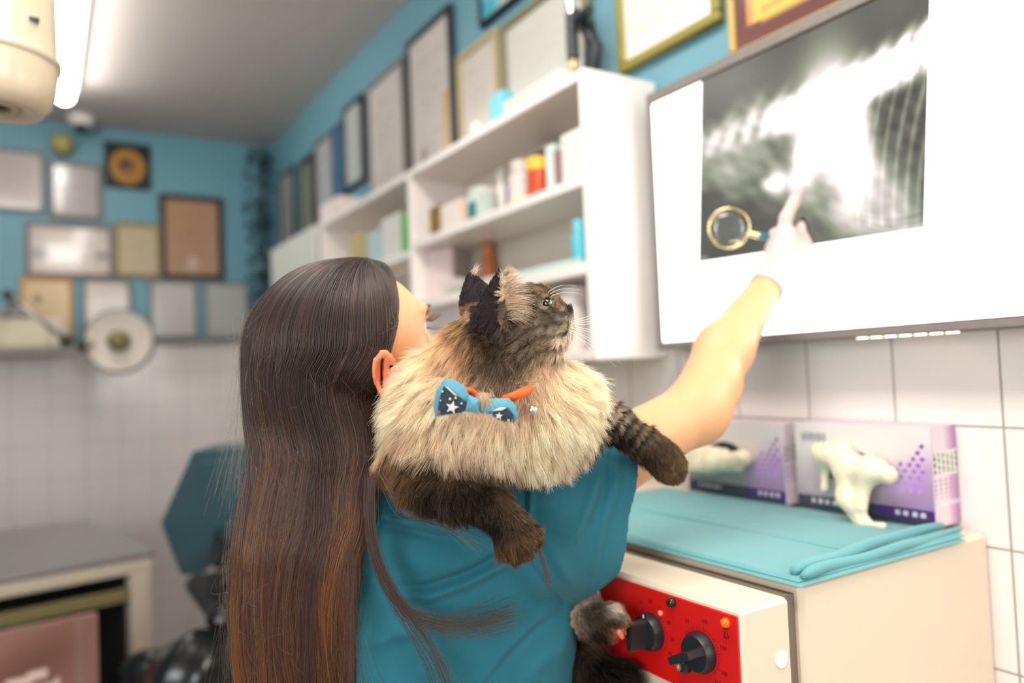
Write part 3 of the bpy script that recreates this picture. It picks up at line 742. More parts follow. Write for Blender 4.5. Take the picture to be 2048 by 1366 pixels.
def dial(px, py, r, grip_a, label=None):
    c = onX(px, py, PX - 0.002)
    n = np.array([-1, 0, 0.])
    k = MB().lathe([(r, 0.0), (r, 0.006), (r * .86, 0.012), (r * .80, 0.012)], c, n, 48).build('dial', dm, st, smooth=True, angle=0.5)
    ca, sa = math.cos(grip_a), math.sin(grip_a)
    hy = np.array([0, ca, sa]); hz = np.array([0, -sa, ca])
    g = MB(); w2, l2 = r * 0.22, r * 0.80
    v = []
    for (dd, ww, ll) in ((0.011, w2 * 1.35, l2), (0.020, w2, l2 * .97), (0.034, w2 * .9, l2 * .95)):
        for a_ in np.linspace(0, 2 * np.pi, 20, endpoint=False):
            cx = math.copysign(abs(math.cos(a_)) ** 0.35, math.cos(a_)); sy = math.copysign(abs(math.sin(a_)) ** 0.35, math.sin(a_))
            v.append(c + n * dd + hy * cx * ww + hz * sy * ll)
    f = []
    for i in range(2):
        for j in range(20): f.append((i * 20 + j, i * 20 + (j + 1) % 20, (i + 1) * 20 + (j + 1) % 20, (i + 1) * 20 + j))
    f.append(tuple(range(19, -1, -1))); f.append(tuple(range(40, 60)))
    g.add(v, f); g.build('grip', dm, k, smooth=True, angle=0.6)
    q = MB(); q.box((c + n * 0.0125) + hz * r * 0.86 - 0.0008, (c + n * 0.0135) + hz * r * 0.98 + 0.0008); q.build('pointer_mark', wl, k)
    return c
c1 = dial(1403, 1303, 0.0215, -2.0)
c2 = dial(1303, 1262, 0.0215, 0.1)
# printed scales
m = MB()
uy_, uz_ = np.array([0, -1, 0.]), np.array([0, 0, 1.])
for cc, lab in ((c1, [(-36, '50'), (11, '100'), (68, '150'), (114, '200'), (141, '250')]), (c2, [(-60, '0'), (-30, '10'), (0, '20'), (30, '30'), (60, '40'), (90, '50'), (120, '60')])):
    for a_ in range(-60, 140, 7):
        rr = math.radians(a_); d = uy_ * math.sin(rr) + uz_ * math.cos(rr); tt = np.cross([1, 0, 0], d)
        big = (a_ % 35 == 10); l0, l1 = 0.0235, 0.0275 if big else 0.0258
        p0 = cc + d * l0; p1 = cc + d * l1
        m.add([p0 + tt * .0003 + [-.0001, 0, 0], p0 - tt * .0003 + [-.0001, 0, 0], p1 - tt * .0003 + [-.0001, 0, 0], p1 + tt * .0003 + [-.0001, 0, 0]], [(0, 1, 2, 3)])
    for a_, s_ in lab:
        rr = math.radians(a_); d = uy_ * math.sin(rr) + uz_ * math.cos(rr)
        put_text(m, s_, 0.0062, cc + d * 0.0335 + np.array([-.0001, 0, 0]), uy_, uz_)
q = onX(1452, 1270, PX - 0.002)   # lamp pictogram
for (a0, b0) in (((-.003, .006), (.003, .006)), ((-.003, -.003), (.003, -.003)), ((-.003, -.003), (-.0015, .003)), ((.003, -.003), (.0015, .003))):
    p0 = q + uy_ * a0[0] + uz_ * a0[1]; p1 = q + uy_ * b0[0] + uz_ * b0[1]; d = nrm(p1 - p0); tt = np.cross([1, 0, 0], d) * .0004; e_ = np.array([-.0001, 0, 0])
    m.add([p0 + tt + e_, p0 - tt + e_, p1 - tt + e_, p1 + tt + e_], [(0, 1, 2, 3)])
m.build('scale_markings', ink, rp)
q = onX(1453, 1245, PX - 0.002); MB().lathe([(0.0052, 0), (0.0052, 0.002), (0.004, 0.005), (0.001, 0.007)], q, (-1, 0, 0), 24).build('indicator_lamp', mat('amber_lens', (236, 96, 20), 0.15, emit=0.25), st, smooth=True)
q = onX(1345, 1204, PX - 0.002); MB().lathe([(0.0055, 0), (0.0055, 0.003), (0.004, 0.006), (0.001, 0.0065)], q, (-1, 0, 0), 24).build('indicator_lamp', mat('dark_lens', (38, 40, 22), 0.12), st, smooth=True)
q = onX(1322, 1226, PX - 0.002); MB().lathe([(0.003, 0), (0.003, 0.002), (0.001, 0.003)], q, (-1, 0, 0), 16).build('indicator_lamp', mat('pale_lens', (250, 140, 110), 0.2, emit=0.2), st, smooth=True)
q = onX(1372, 1330, PX - 0.002)
k = MB().lathe([(0.009, 0), (0.009, 0.005), (0.006, 0.008)], q, (-1, 0, 0), 6).build('push_button', dm, st)
MB().lathe([(0.0035, 0.008), (0.0035, 0.012), (0.002, 0.014)], q, (-1, 0, 0), 18).build('button_cap', mat('brass_dark', (150, 130, 96), .4, .6), k, smooth=True)
q = onY(1562, 1318, 0.545); MB().lathe([(0.0092, 0.0), (0.0092, 0.0012), (0.0085, 0.002)], q, (0, -1, 0), 32).build('round_plug', mat('plug_white', (240, 232, 222), .35), st, smooth=True, angle=.5)
# counter it stands on
ct = thing('counter_cabinet', (0.83, 0.9, 0), 'white counter base under the sterilizer', 'cabinet')
MB().box((0.52, 0.35, 0.76), (1.09, 2.2, 0.7995), 0.004).build('worktop', mat('worktop', (196, 186, 170), .4), ct)
MB().box((0.56, 0.38, 0.08), (1.08, 2.17, 0.76), 0.003).build('cabinet_body', white_m, ct)
for k in range(3):
    dd = MB().box((0.542, 0.39 + k * 0.6, 0.1), (0.559, 0.97 + k * 0.6, 0.75), 0.003).build('cabinet_door', white_m, ct)
    MB().tube([(0.53, 0.43 + k * 0.6, 0.6), (0.53, 0.43 + k * 0.6, 0.7)], 0.005).build('door_handle', grey_m, dd)
MB().box((0.60, 0.42, 0.0), (1.05, 2.13, 0.08)).build('plinth', blackm2, ct)

# ---- teal cloth folded on the steriliser
teal = mat('teal_cotton', (84, 152, 156), 0.8, sheen=0.3, bump=0.25, bscale=900, noise=0.05, nscale=50)
def cloth_layer(x0, x1, y0, y1, zb, th, seed, wav=0.0015, nx=70, ny=90, skew=0.0):
    U, Vv = np.meshgrid(np.linspace(0, 1, nx), np.linspace(0, 1, ny), indexing='ij')
    X = x0 + (x1 - x0) * U + skew * Vv; Y = y0 + (y1 - y0) * Vv
    P = np.stack([X, Y, 0 * X], -1)
    ed = np.minimum(np.minimum(U, 1 - U) * (x1 - x0), np.minimum(Vv, 1 - Vv) * (y1 - y0))
    rise = th * np.clip(ed / (th * 0.7), 0, 1) ** 0.5
    wv = wav * (vnoise(P, 3.5, seed) + 0.5 * vnoise(P * np.array([2.5, 0.6, 1]), 5, seed + 1)) * np.clip(ed / 0.02, 0, 1)
    Z = zb + rise + np.maximum(wv, -rise * .4) + 0
    n = nx * ny; top = np.stack([X, Y, Z], -1).reshape(-1, 3); bot = np.stack([X, Y, 0 * X + zb], -1).reshape(-1, 3)
    i = np.arange(n).reshape(nx, ny); q = np.stack([i[:-1, :-1], i[1:, :-1], i[1:, 1:], i[:-1, 1:]], -1).reshape(-1, 4)
    f = q.tolist() + (q[:, ::-1] + n).tolist()
    return np.concatenate([top, bot]), f
m = MB()
v, f = cloth_layer(0.688, 1.02, 0.548, 1.10, ZT + 0.0005, 0.0035, 1); m.add(v, f)
v, f = cloth_layer(0.692, 1.03, 0.552, 1.12, ZT + 0.004, 0.0035, 4, 0.001); m.add(v, f)
# rolled hem ridges along the near edge
for (off, r_, hz, ph) in ((0.014, 0.0065, 0.0090, 0.0), (0.040, 0.009, 0.0105, 1.1)):
    pts = []
    for t_ in np.linspace(0, 1, 40):
        x = 0.700 + 0.335 * t_; y = 0.548 + off * (0.35 + 0.65 * math.sin(min(1, t_ * 1.4) * 1.57)) + 0.003 * math.sin(t_ * 9 + ph)
        pts.append((x, y, ZT + hz + 0.0015 * math.sin(t_ * 14 + ph)))
    m.tube(pts, r_ * np.interp(np.linspace(0, 1, 40), [0, .06, .8, 1], [.45, 1, .9, .5]), 12)
pts = [(0.835 + 0.0 * t_, 0.56 + 0.5 * t_, ZT + 0.0072) for t_ in np.linspace(0, 1, 20)]
m.tube(pts, 0.0022, 8)
o = m.build('folded_cloth', teal, smooth=True, origin=(0.86, 0.8, ZT)); tag(o, 'teal cotton cloth folded on top of the sterilizer', 'cloth')
ZC = ZT + 0.0082

# ---- glove boxes
def box_front(seed):
    def fn(u, v):   # u 0 = left in the photo, v 0 bottom
        col = np.zeros(u.shape + (3,)) + np.array((222, 212, 210.))
        t = np.clip((0.70 - v) * 1.5, 0, 1)[..., None]; col = col * (1 - t) + np.array((150, 138, 146.)) * t
        pur = np.clip((u - 0.62) * 3.2 + (0.45 - v) * 1.4, 0, 1)[..., None] * np.clip((u - .5) * 8, 0, 1)[..., None] * np.clip((0.9 - v) * 3, 0, 1)[..., None]
        col = col * (1 - pur * .45) + np.array((150, 96, 176.)) * pur * .45
        col[v < 0.16] = (70, 60, 78)
        col[(v < 0.16) & (u > 0.62)] = (74, 40, 110)
        col[(v < 0.05)] = (40, 60, 70)
        m = (np.abs(v - 0.10) < 0.025) & (np.sin(u * 110) > -0.2) & (((u > .12) & (u < .36)) | ((u > .72) & (u < .95))); col[m] = (206, 200, 206)
        # honeycomb dots in a triangle
        for r_ in range(8):
            for c_ in range(r_ // 2 + 1 + (r_ > 2)):
                cu = 0.94 - 0.058 * c_ - 0.028 * (r_ % 2); cv = 0.80 - r_ * 0.065
                dd = np.hypot((u - cu) * 1.65, v - cv); col[dd < 0.024] = np.array((112, 52, 150)) + 12 * r_
        m = (np.abs(v - 0.83) < 0.05) & (u > 0.06) & (u < 0.26) & (np.sin(u * 140) * np.sin(v * 90) > -0.1); col[m] = (100, 130, 132)
        m = (np.hypot((u - 0.10) * 1.65, v - 0.26) < 0.045) & (np.hypot((u - 0.10) * 1.65, v - 0.26) > 0.03); col[m] = (190, 184, 190)
        # opening
        e_ = np.hypot((u - 0.42) / 0.20, (v - 0.52) / 0.20); col[e_ < 1] = (38, 40, 44)
        return col
    return fn
def box_side(u, v):
    col = np.zeros(u.shape + (3,)) + np.array((226, 208, 214.))
    t = np.clip((u - 0.5) * 1.8, 0, 1)[..., None]; col = col * (1 - t) + np.array((160, 96, 156.)) * t
    lab = (v > 0.50) & (v < 0.76); col[lab] = (222, 214, 208)
    bar = lab & (v > .53) & (v < .73) & (np.sin(u * 34) > 0.25) & (np.sin(v * 95 + np.floor(u * 5) * 2) > -0.5); col[bar] = (70, 66, 62)
    tx = (v > .28) & (v < .47) & (np.sin(u * 30) > 0.3) & (np.sin(v * 140) > -.2); col[tx] = (176, 140, 170)
    tx = (v > .2) & (v < .24) & (np.sin(u * 60) > 0) & (u > .2); col[tx] = (240, 230, 236)
    return col
pm = mat('box_print', rough=0.4, vc=True)
latex = mat('latex_glove', (234, 220, 192), 0.45, sss=0.3, noise=0.04)
def glove_box(name, x0, x1, y0, y1, z0, h, label, seed):
    t = thing(name, ((x0 + x1) / 2, (y0 + y1) / 2, z0), label, 'glove box', 'disposable glove boxes on the sterilizer')
    m = MB().box((x0, y0, z0), (x1, y1, z0 + h), 0.0015, mi=1)
    sheet(m, (x0 - 0.0004, y1 - .001, z0 + .001), (0, y0 - y1 + .002, 0), (0, 0, h - .002), 150, 100, box_front(seed), 0)
    sheet(m, (x0 + .001, y0 - 0.0004, z0 + .001), (x1 - x0 - .002, 0, 0), (0, 0, h - .002), 60, 110, box_side, 0)
    m.build('carton', [pm, mat('box_card', (206, 188, 200), .5)], t)
    return t
gA = glove_box('glove_box', 1.028, 1.088, 0.590, 0.812, ZC, 0.137, 'grey and purple disposable glove box with a long cream glove hanging out', 1)
gB = glove_box('glove_box', 1.026, 1.086, 0.832, 1.052, ZC, 0.133, 'grey and purple disposable glove box partly behind the raised arm', 2)
def blob_glove(name, prims, label, k=0.008, h=0.0026, parent=None):
    # prims are world-space cones
    P = np.array([p[0] for p in prims] + [p[1] for p in prims]); r = max(max(p[2], p[3]) for p in prims)
    lo, hi = P.min(0) - r - .01, P.max(0) + r + .01
    def fn(q):
        d = None
        for a_, b_, ra, rb in prims:
            e_ = d_cone(q, a_, b_, ra, rb); d = e_ if d is None else smin(d, e_, k)
        return d + 0.0022 * vnoise(q, 9, 3) + 0.0014 * vnoise(q, 21, 5) + .0006 * vnoise(q, 44, 8)
    V, Fq = surfnets(fn, lo, hi, h)
    m = MB(); m.add(V, Fq[:, ::1].tolist())
    o = m.build(name, latex, parent, smooth=True)
    if parent is None: tag(o, label, 'glove')
    return o
g = lambda x, y, X: onX(x, y, X)
blob_glove('latex_glove', [(g(1650, 915, 1.015), g(1700, 925, 1.005), .014, .016), (g(1690, 930, 1.0), g(1745, 940, .995), .019, .017), (g(1740, 942, .992), g(1776, 950, .99), .017, .012),
    (g(1700, 950, .995), g(1700, 1000, .988), .019, .014), (g(1730, 955, .99), g(1722, 1010, .985), .015, .010), (g(1700, 1000, .988), g(1722, 1040, .985), .012, .006), (g(1716, 1046, .985), g(1764, 1053, .985), .0055, .003),
    (g(1650, 920, 1.018), g(1648, 975, 1.014), .010, .007), (g(1640, 900, 1.02), g(1690, 898, 1.018), .010, .010), (g(1690, 985, .99), g(1712, 1036, .987), .009, .005)],
    'cream latex glove drooping out of the nearer glove box', k=.012)
blob_glove('latex_glove', [(g(1370, 918, 1.02), g(1430, 925, 1.012), .013, .013), (g(1430, 925, 1.012), g(1488, 915, 1.01), .013, .012), (g(1385, 935, 1.012), g(1475, 932, 1.01), .010, .010), (g(1375, 905, 1.02), g(1450, 906, 1.018), .009, .008)],
    'cream latex glove bunched in the opening of the glove box behind the arm', k=.010)

# ================================================================ LEFT SIDE: exam table, crate, chair, bags, operating lamp
ex = thing('exam_table', (-0.2, 3.2, 0), 'cream framed examination table with a grey metal top', 'table')
A0 = 0.17  # the table is turned a little
Rt = rotz(A0); PV = np.array([0.31, 2.777, 0])
def tb(lo, hi, b=0.003):
    return np.array(lo, float), np.array(hi, float), b
def rbox(m, lo, hi, b=0.003): m.box(np.array(lo) + PV, np.array(hi) + PV, b, rot=Rt, piv=PV); return m
steel_top = mat('steel_top', (150, 148, 146), 0.28, 0.55, noise=0.08, nscale=6)
oldcream = mat('old_cream_paint', (206, 192, 170), 0.5, noise=0.1, nscale=12)
rbox(MB(), (-1.5, 0.005, 0.885), (0.0, 0.92, 0.903), 0.004).build('table_top', steel_top, ex)
m = MB(); rbox(m, (-1.49, 0.0, 0.845), (-0.01, 0.03, 0.884)); rbox(m, (-1.49, 0.88, 0.845), (-0.01, 0.91, 0.884)); rbox(m, (-0.04, 0.03, 0.845), (-0.01, 0.88, 0.884)); m.build('top_frame', oldcream, ex)
for (x, y) in ((-0.075, 0.0), (-1.49, 0.0), (-0.075, 0.85), (-1.49, 0.85)):
    rbox(MB(), (x, y, 0.0), (x + 0.062, y + 0.06, 0.845), 0.004).build('leg', oldcream, ex)
rbox(MB(), (-1.43, 0.0, 0.76), (-0.08, 0.03, 0.80)).build('cross_rail', mat('olive_rail', (130, 118, 78), .5), ex)
rbox(MB(), (-1.43, 0.04, 0.30), (-0.08, 0.86, 0.32)).build('lower_shelf', blackm2, ex)
rbox(MB(), (-0.078, 0.07, 0.32), (-0.066, 0.84, 0.84), 0).build('side_panel', mat('under_table_dark', (40, 38, 38), .6), ex)  # dark sheet added to darken the space under the table top
rbox(MB(), (-1.43, 0.80, 0.32), (-0.08, 0.82, 0.84), 0).build('back_panel', mat('under_table_dark', (40, 38, 38), .6), ex)
for x in (-0.62, -0.40): rbox(MB(), (x, 0.005, 0.32), (x + 0.03, 0.03, 0.76)).build('upright_bar', mat('olive_bar', (112, 106, 88), .5), ex)
o = rbox(MB(), (-0.55, 0.06, 0.7), (-0.32, 0.10, 0.755)).build('green_bag', mat('green_plastic', (84, 110, 30), .5)); tag(o, 'dark green package under the examination table top', 'package')
# cardboard-like crate with printed side, in front of the table
def crate_fn(u, v):
    col = np.zeros(u.shape + (3,)) + np.array((136, 96, 82.))
    P = np.stack([u, v, 0 * u], -1); col = col + 16 * vnoise(P, 2.2, 9)[..., None]
    m = (np.abs(v - 0.86 - 0.12 * (u - .75)) < 0.014) & (u > .68) & (u < .82); col[m] = (214, 188, 172)
    m = (np.abs(v - 0.815 - 0.12 * (u - .75)) < 0.014) & (u > .71) & (u < .86); col[m] = (206, 180, 166)
    m = (np.abs(u - 0.93) < 0.012); col[m] = col[m] * .8 + 30
    return col
p = dep(196, 1225, 1.95)
bx1 = p[0]; bz1 = p[2]
t = thing('printed_board', (bx1 - 0.35, p[1] + 0.15, 0), 'reddish brown printed board standing before the examination table', 'board')
m = MB(); Rc = rotz(0.13); lo = np.array([bx1 - 0.62, p[1], 0.0]); hi = np.array([bx1, p[1] + 0.022, bz1])
m.box(lo, hi, 0.003, mi=1, rot=Rc, piv=(bx1, p[1], 0))
sheet(m, (bx1, p[1], 0) + Rc @ np.array([-0.618, -0.001, 0.002]), Rc @ np.array([0.616, 0, 0]), (0, 0, bz1 - .004), 120, 120, crate_fn, 0)
m.build('board_panel', [mat('crate_print', rough=.6, vc=True), mat('crate_card', (140, 104, 90), .6)], t)
# chair with teal drape
cp = dep(455, 1100, 2.15); cx, cy = cp[0], cp[1]
ch = thing('office_chair', (cx, cy + .15, 0), 'dark chair standing by the tiled wall beside the long hair', 'chair')
MB().box((cx - 0.06, cy - 0.02, 0.78), (cx + 0.22, cy + 0.38, 0.84), 0.02).build('seat', blackm2, ch)
MB().box((cx + 0.02, cy + 0.34, 0.845), (cx + 0.22, cy + 0.38, 1.10), 0.015).build('backrest', blackm2, ch)
MB().tube([(cx, cy + .15, 0.12), (cx, cy + .15, 0.78)], 0.03, 16).build('gas_column', black_m, ch, smooth=True, angle=.8)
for k in range(5):
    a_ = k * 2 * math.pi / 5 + .3
    lg = MB().tube([(cx, cy + .15, 0.14), (cx + .24 * math.cos(a_), cy + .15 + .24 * math.sin(a_), 0.07)], [0.022, 0.015], 12).build('leg', black_m, ch, smooth=True, angle=.8)
    MB().sphere((cx + .24 * math.cos(a_), cy + .15 + .24 * math.sin(a_), 0.03), 0.03, 14).build('caster', black_m, lg, smooth=True)
tealdark = mat('teal_drape', (30, 66, 74), 0.8, sheen=.2, noise=.08, nscale=20)
dzz = 2.13
t = thing('surgical_drape', dep(440, 1060, dzz), 'dark teal cloth bundle draped over the chair', 'cloth')
slab(dens([(386, 903), (560, 888), (580, 1060), (470, 1070), (420, 1085), (402, 1148), (362, 1150), (322, 1046)]), dzz, .16, .03, 'cloth_body', tealdark, t)
slab(dens([(400, 925), (560, 915), (560, 1050), (415, 1058)]), dzz - .032, .01, .006, 'front_fold', tealdark, t)
# pile of black bags and cables at floor level
rg = np.random.default_rng(11)
for k, (px_, py_, d_0, r_, lb_) in enumerate([(455, 1240, 2.02, .048, 'shiny black bag under the teal drape'), (300, 1350, 2.05, .07, 'black bag leaning at the table leg'), (405, 1360, 1.85, .10, 'crumpled black plastic bag nearest the long hair'), (500, 1170, 2.1, .05, 'black bag on the chair seat under the drape')]):
    def bf(q, c0=C(px_, py_, d_0), r0=r_, sd=k):
        return d_ell(q, c0, (r0 * 1.3, r0, r0)) + 0.012 * vnoise(q, 2.6, sd) + 0.006 * vnoise(q, 6, sd + 9)
    c0 = C(px_, py_, d_0); V, Fq = surfnets(bf, c0 - r_ * 1.6, c0 + r_ * 1.6, 0.009)
    wv = cam2w(V); t = thing('plastic_bag', [wv[:, 0].mean(), wv[:, 1].mean(), wv[:, 2].min()], lb_, 'bag', 'black bags beside the chair')
    organic('bag_body', V, Fq, mat('black_film', (20, 20, 22), 0.22, bump=.3, bscale=30), t)
cst = thing('supply_crate', (0.28, 1.85, 0), 'low black crate on the floor under the bags', 'crate')
MB().box((0.09, 1.70, 0.0), (0.50, 2.02, 0.44), 0.01).build('crate_body', blackm2, cst)
# operating lamp by the far wall: round head, jointed arm, cabinet
ol = thing('operating_lamp', onY(240, 690, 3.6) , 'pale round operating lamp head on a jointed arm by the far wall', 'operating lamp')
c = onY(238, 682, 3.6); ax = nrm(CAM - c + np.array([-.6, 0, .5]))
paleg = mat('pale_grey_enamel', (206, 196, 184), .4); 
MB().lathe([(0.02, 0.10), (0.09, 0.085), (0.125, 0.03), (0.13, 0.0), (0.12, 0.0), (0.11, 0.01)], c, -ax, 40).build('lamp_head', paleg, ol, smooth=True)
MB().lathe([(0.131, -0.005), (0.138, 0.0), (0.138, 0.02), (0.131, 0.025)], c, -ax, 40, cap=False).build('head_rim', mat('rim_grey', (110, 104, 96), .5), ol, smooth=True)
MB().sphere(c + ax * 0.01, 0.045, 20).build('lamp_bulb', mat('bulb_olive', (120, 112, 66), .3), ol, smooth=True)
a1 = onY(165, 690, 3.62); a2 = onY(133, 682, 3.62); a3 = onY(15, 590, 3.62)
MB().tube([c + [-.1, 0, -.01], a1, a2], 0.014, 12).build('swing_arm', grey_m, ol, smooth=True)
MB().sphere(a1, 0.028, 16).build('arm_joint', mat('joint_dark', (52, 54, 30), .5), ol, smooth=True)
MB().sphere(a2, 0.028, 16).build('arm_joint', mat('joint_dark', (52, 54, 30), .5), ol, smooth=True)
MB().tube([a2, a3], 0.010, 12).build('swing_arm', grey_m, ol, smooth=True)
MB().tube([a3, (a3[0], FY - 0.001, a3[2])], 0.012, 12).build('wall_bracket', grey_m, ol, smooth=True)
MB().sphere(a3, 0.02, 16).build('arm_joint', mat('joint_dark', (52, 54, 30), .5), ol, smooth=True)
# cream wall cabinet beneath the yellow frame
q0 = onY(-60, 700, 3.95); q1 = onY(128, 632, 3.95)
wc = thing('wall_cabinet', ((q0[0] + q1[0]) / 2, 4.1, q0[2]), 'cream wall cabinet left of the round operating lamp', 'cabinet')
MB().box((q0[0], 3.97, q0[2]), (q1[0], FY - 0.0505, q1[2]), 0.006).build('cabinet_body', mat('cab_cream', (202, 190, 168), .45), wc)
MB().box((q0[0], 3.955, q0[2] + .01), (q0[0] + .28, 3.969, q1[2] - .01), 0.003).build('cabinet_door', mat('cab_door', (212, 202, 172), .4), wc)
MB().box((q0[0] + .285, 3.955, q0[2] + .01), (q1[0] - .004, 3.969, q1[2] - .01), 0.003).build('cabinet_door', mat('cab_door2', (200, 190, 174), .4), wc)
MB().box((q0[0] - .02, 3.94, q1[2] + .001), (q1[0] - .12, FY - .05, q1[2] + .03), 0.003).build('top_tray', mat('tray_grey', (150, 144, 140), .4), wc)
MB().box((q0[0], 3.97, q0[2] - .022), (q1[0] + .12, FY - .05, q0[2] - .001), 0.003).build('wall_rail', mat('tray_grey', (150, 144, 140), .4), wc)

# cream lamp head hanging from the ceiling, upper left
hp = thing('ceiling_pendant_head', dep(-10, 60, 1.15), 'cream rounded equipment head hanging from the ceiling', 'equipment head')
axd = nrm(np.array([0.04, 0.02, 1.0])); cc = dep(-8, 215, 1.15)
cr = mat('warm_cream_plastic', (204, 184, 158), 0.28, coat=.3)
k_ = 1.15 / F
MB().lathe([(0.020, 0.006), (0.030, 0.003), (0.045, -0.006), (0.060, -0.004), (0.072, 0.010), (0.078, 0.03), (0.081, 0.068)], cc, axd, 56, cap=False).build('lower_shell', cr, hp, smooth=True)
MB().lathe([(0.081, 0.068), (0.0845, 0.070), (0.0845, 0.080), (0.080, 0.083)], cc, axd, 56, cap=False).build('joint_ring', mat('ring_beige', (196, 180, 156), .35), hp, smooth=True)
MB().lathe([(0.080, 0.083), (0.078, 0.10), (0.074, 0.17), (0.072, 0.24), (0.03, 0.26)], cc, axd, 56).build('upper_shell', cr, hp, smooth=True, angle=.9)
q_ = cc + axd * 0.12 + nrm(np.array([.62, -.78, 0])) * .0785; MB().box(q_ - [.009, .009, .002], q_ + [.004, .004, .002], 0.001).build('release_slot', mat('slot_blue', (60, 74, 86), .5), hp)
MB().lathe([(0.0205, 0.004), (0.0205, 0.02), (0.001, 0.022)], cc, axd, 32, cap=False).build('lens_recess', blackm2, hp, smooth=True)
MB().lathe([(0.0215, -0.002), (0.026, -0.004), (0.030, 0.0), (0.031, 0.004)], cc, axd, 40, cap=False).build('lens_ring', mat('ring_beige', (196, 180, 156), .35), hp, smooth=True)
top = cc + axd * 0.25
MB().tube([top, (top[0] + .01, top[1], CEIL)], 0.022, 16).build('hanging_pole', cr, hp, smooth=True)

# ================================================================ PERSON
def union(q, prims, k):
    d = None
    for p in prims:
        e_ = d_cone(q, *p) if p[0] is not None else p[1](q)
        d = e_ if d is None else smin(d, e_, k)
    return d
skin = mat('skin', (236, 188, 150), 0.45, sss=0.15, vc=True)
scrub = mat('teal_scrubs', (16, 100, 116), 0.8, sheen=0.08, bump=0.35, bscale=1400, noise=0.06, nscale=120)
base = cam2w(C(830, 1366, 0.93)) * np.array([1, 1, 0])
wo = thing('person', base, 'person with long brown hair in a teal scrub top, pointing at the radiograph', 'person')
# ---- joints (camera-space)
SH = C(1105, 990, 0.905); EL = C(1392, 822, 1.015); FA = C(1448, 700, 1.095); WR = C(1530, 578, 1.165)
HC = C(700, 682, 0.868)
hg = nrm((.74, .22, .63)); hs = nrm((.64, 0.0, -.76)); hs = nrm(hs - hg * (hs @ hg)); hu = np.cross(hg, hs); hu = hu if hu[1] > 0 else -hu
roll = math.radians(-6)
hs, hu = hs * math.cos(roll) + hu * math.sin(roll), hu * math.cos(roll) - hs * math.sin(roll)
def HP(g_, s_, u_): return HC + hg * g_ + hs * s_ + hu * u_
HAX = np.array([hg, hs, hu])
EYE_R, EYE_L = HP(.074, .030, .004), HP(.074, -.030, .004)
EAR = C(770, 750, 0.806)
def head_sdf(q):
    d = d_ell(q, HP(-.010, 0, .008), (.088, .069, .074), HAX)
    d = smin(d, d_ell(q, HP(.030, 0, .004), (.060, .060, .064), HAX), .02)       # forehead
    d = smin(d, d_cone(q, HP(.045, .026, -.045), HP(.052, -.026, -.045), .036, .036), .025)  # cheeks
    d = smin(d, d_cone(q, HP(.035, .03, -.080), HP(.068, 0, -.098), .022, .019), .02)  # jaw
    d = smin(d, d_cone(q, HP(.035, -.03, -.080), HP(.068, 0, -.098), .022, .019), .02)
    d = smin(d, d_cone(q, HP(.082, .03, .020), HP(.082, -.03, .020), .010, .010), .012)  # brow
    d = smin(d, d_cone(q, HP(.086, 0, .010), HP(.108, 0, -.034), .006, .010), .010)   # nose
    d = smin(d, d_cone(q, HP(.088, .012, -.066), HP(.088, -.012, -.066), .008, .008), .008)  # lips
    for e_ in (EYE_R, EYE_L):
        d = np.maximum(d, -(np.linalg.norm(q - (e_ + hg * .012), axis=-1) - .0125))
        d = np.minimum(d, np.linalg.norm(q - e_, axis=-1) - .0108)
    return d
ear_n = nrm(np.array([.45, 0.0, -.9])); ear_u = nrm(np.array([-.16, 1, 0])); ear_u = nrm(ear_u - ear_n * (ear_u @ ear_n)); ear_f = np.cross(ear_u, ear_n)
def ear_sdf(q, E, sg=1):
    p = q - E; a = p @ ear_f; b = p @ ear_u; c = p @ ear_n
    w_ = 0.0145 - 0.10 * np.clip(-b, 0, .03) ; rr = np.sqrt((a / w_) ** 2 + (b / .028) ** 2)
    rim = np.sqrt(((rr - 0.86) * .0150) ** 2 + (c - .002) ** 2) - .0032
    disc = np.maximum((rr - .9) * .014, np.abs(c + .003) - .0022)
    d = smin(rim, disc, .003)
    lobe = np.linalg.norm(p - (-ear_u * .026 + ear_n * .000 ), axis=-1) - .0068
    tr = np.linalg.norm(p - (ear_f * -.011 * sg - ear_u * .004), axis=-1) - .0052
    return smin(smin(d, lobe, .005), tr, .004)
# ---- hand (right, index finger pointing, others curled round the magnifier handle)
PALM = C(1580, 492, 1.205)
fing = []
def chain(pts, rs):
    for i in range(len(pts) - 1): fing.append((pts[i], pts[i + 1], rs[i], rs[i + 1]))
IK = C(1562, 432, 1.200)
chain([C(1560, 500, 1.205), C(1572, 436, 1.205), C(1590, 402, 1.202), C(1603, 375, 1.196)], [.013, .0098, .0088, .0072])      # index
chain([C(1590, 490, 1.21), C(1612, 442, 1.215), C(1630, 458, 1.245), C(1612, 486, 1.255)], [.014, .0100, .0092, .0080])      # middle, folded
chain([C(1608, 500, 1.215), C(1636, 466, 1.22), C(1646, 486, 1.247), C(1622, 506, 1.255)], [.013, .0095, .0088, .0076])    # ring
chain([C(1618, 515, 1.215), C(1642, 492, 1.215), C(1640, 512, 1.235), C(1622, 524, 1.240)], [.011, .0084, .0078, .0068])    # little
chain([C(1556, 540, 1.20), C(1545, 500, 1.215), C(1552, 470, 1.235), C(1575, 462, 1.250)], [.012, .0110, .0095, .0080])      # thumb
palm = [(C(1548, 548, 1.18), C(1572, 480, 1.205), .022, .022), (C(1572, 540, 1.19), C(1612, 488, 1.212), .021, .018), (WR, C(1556, 545, 1.18), .0245, .024)]
def hand_sdf(q):
    d = union(q, palm, .014)
    f = None
    for p in fing:
        e_ = d_cone(q, *p); f = e_ if f is None else smin(f, e_, .0028)
    return smin(d, f, .006)
arm = [(SH, EL, .050, .0385), (EL, FA, .0385, .0385), (FA, WR, .0385, .0238), (EL - np.array([0, .006, 0]), C(1430, 770, 1.04), .034, .034)]
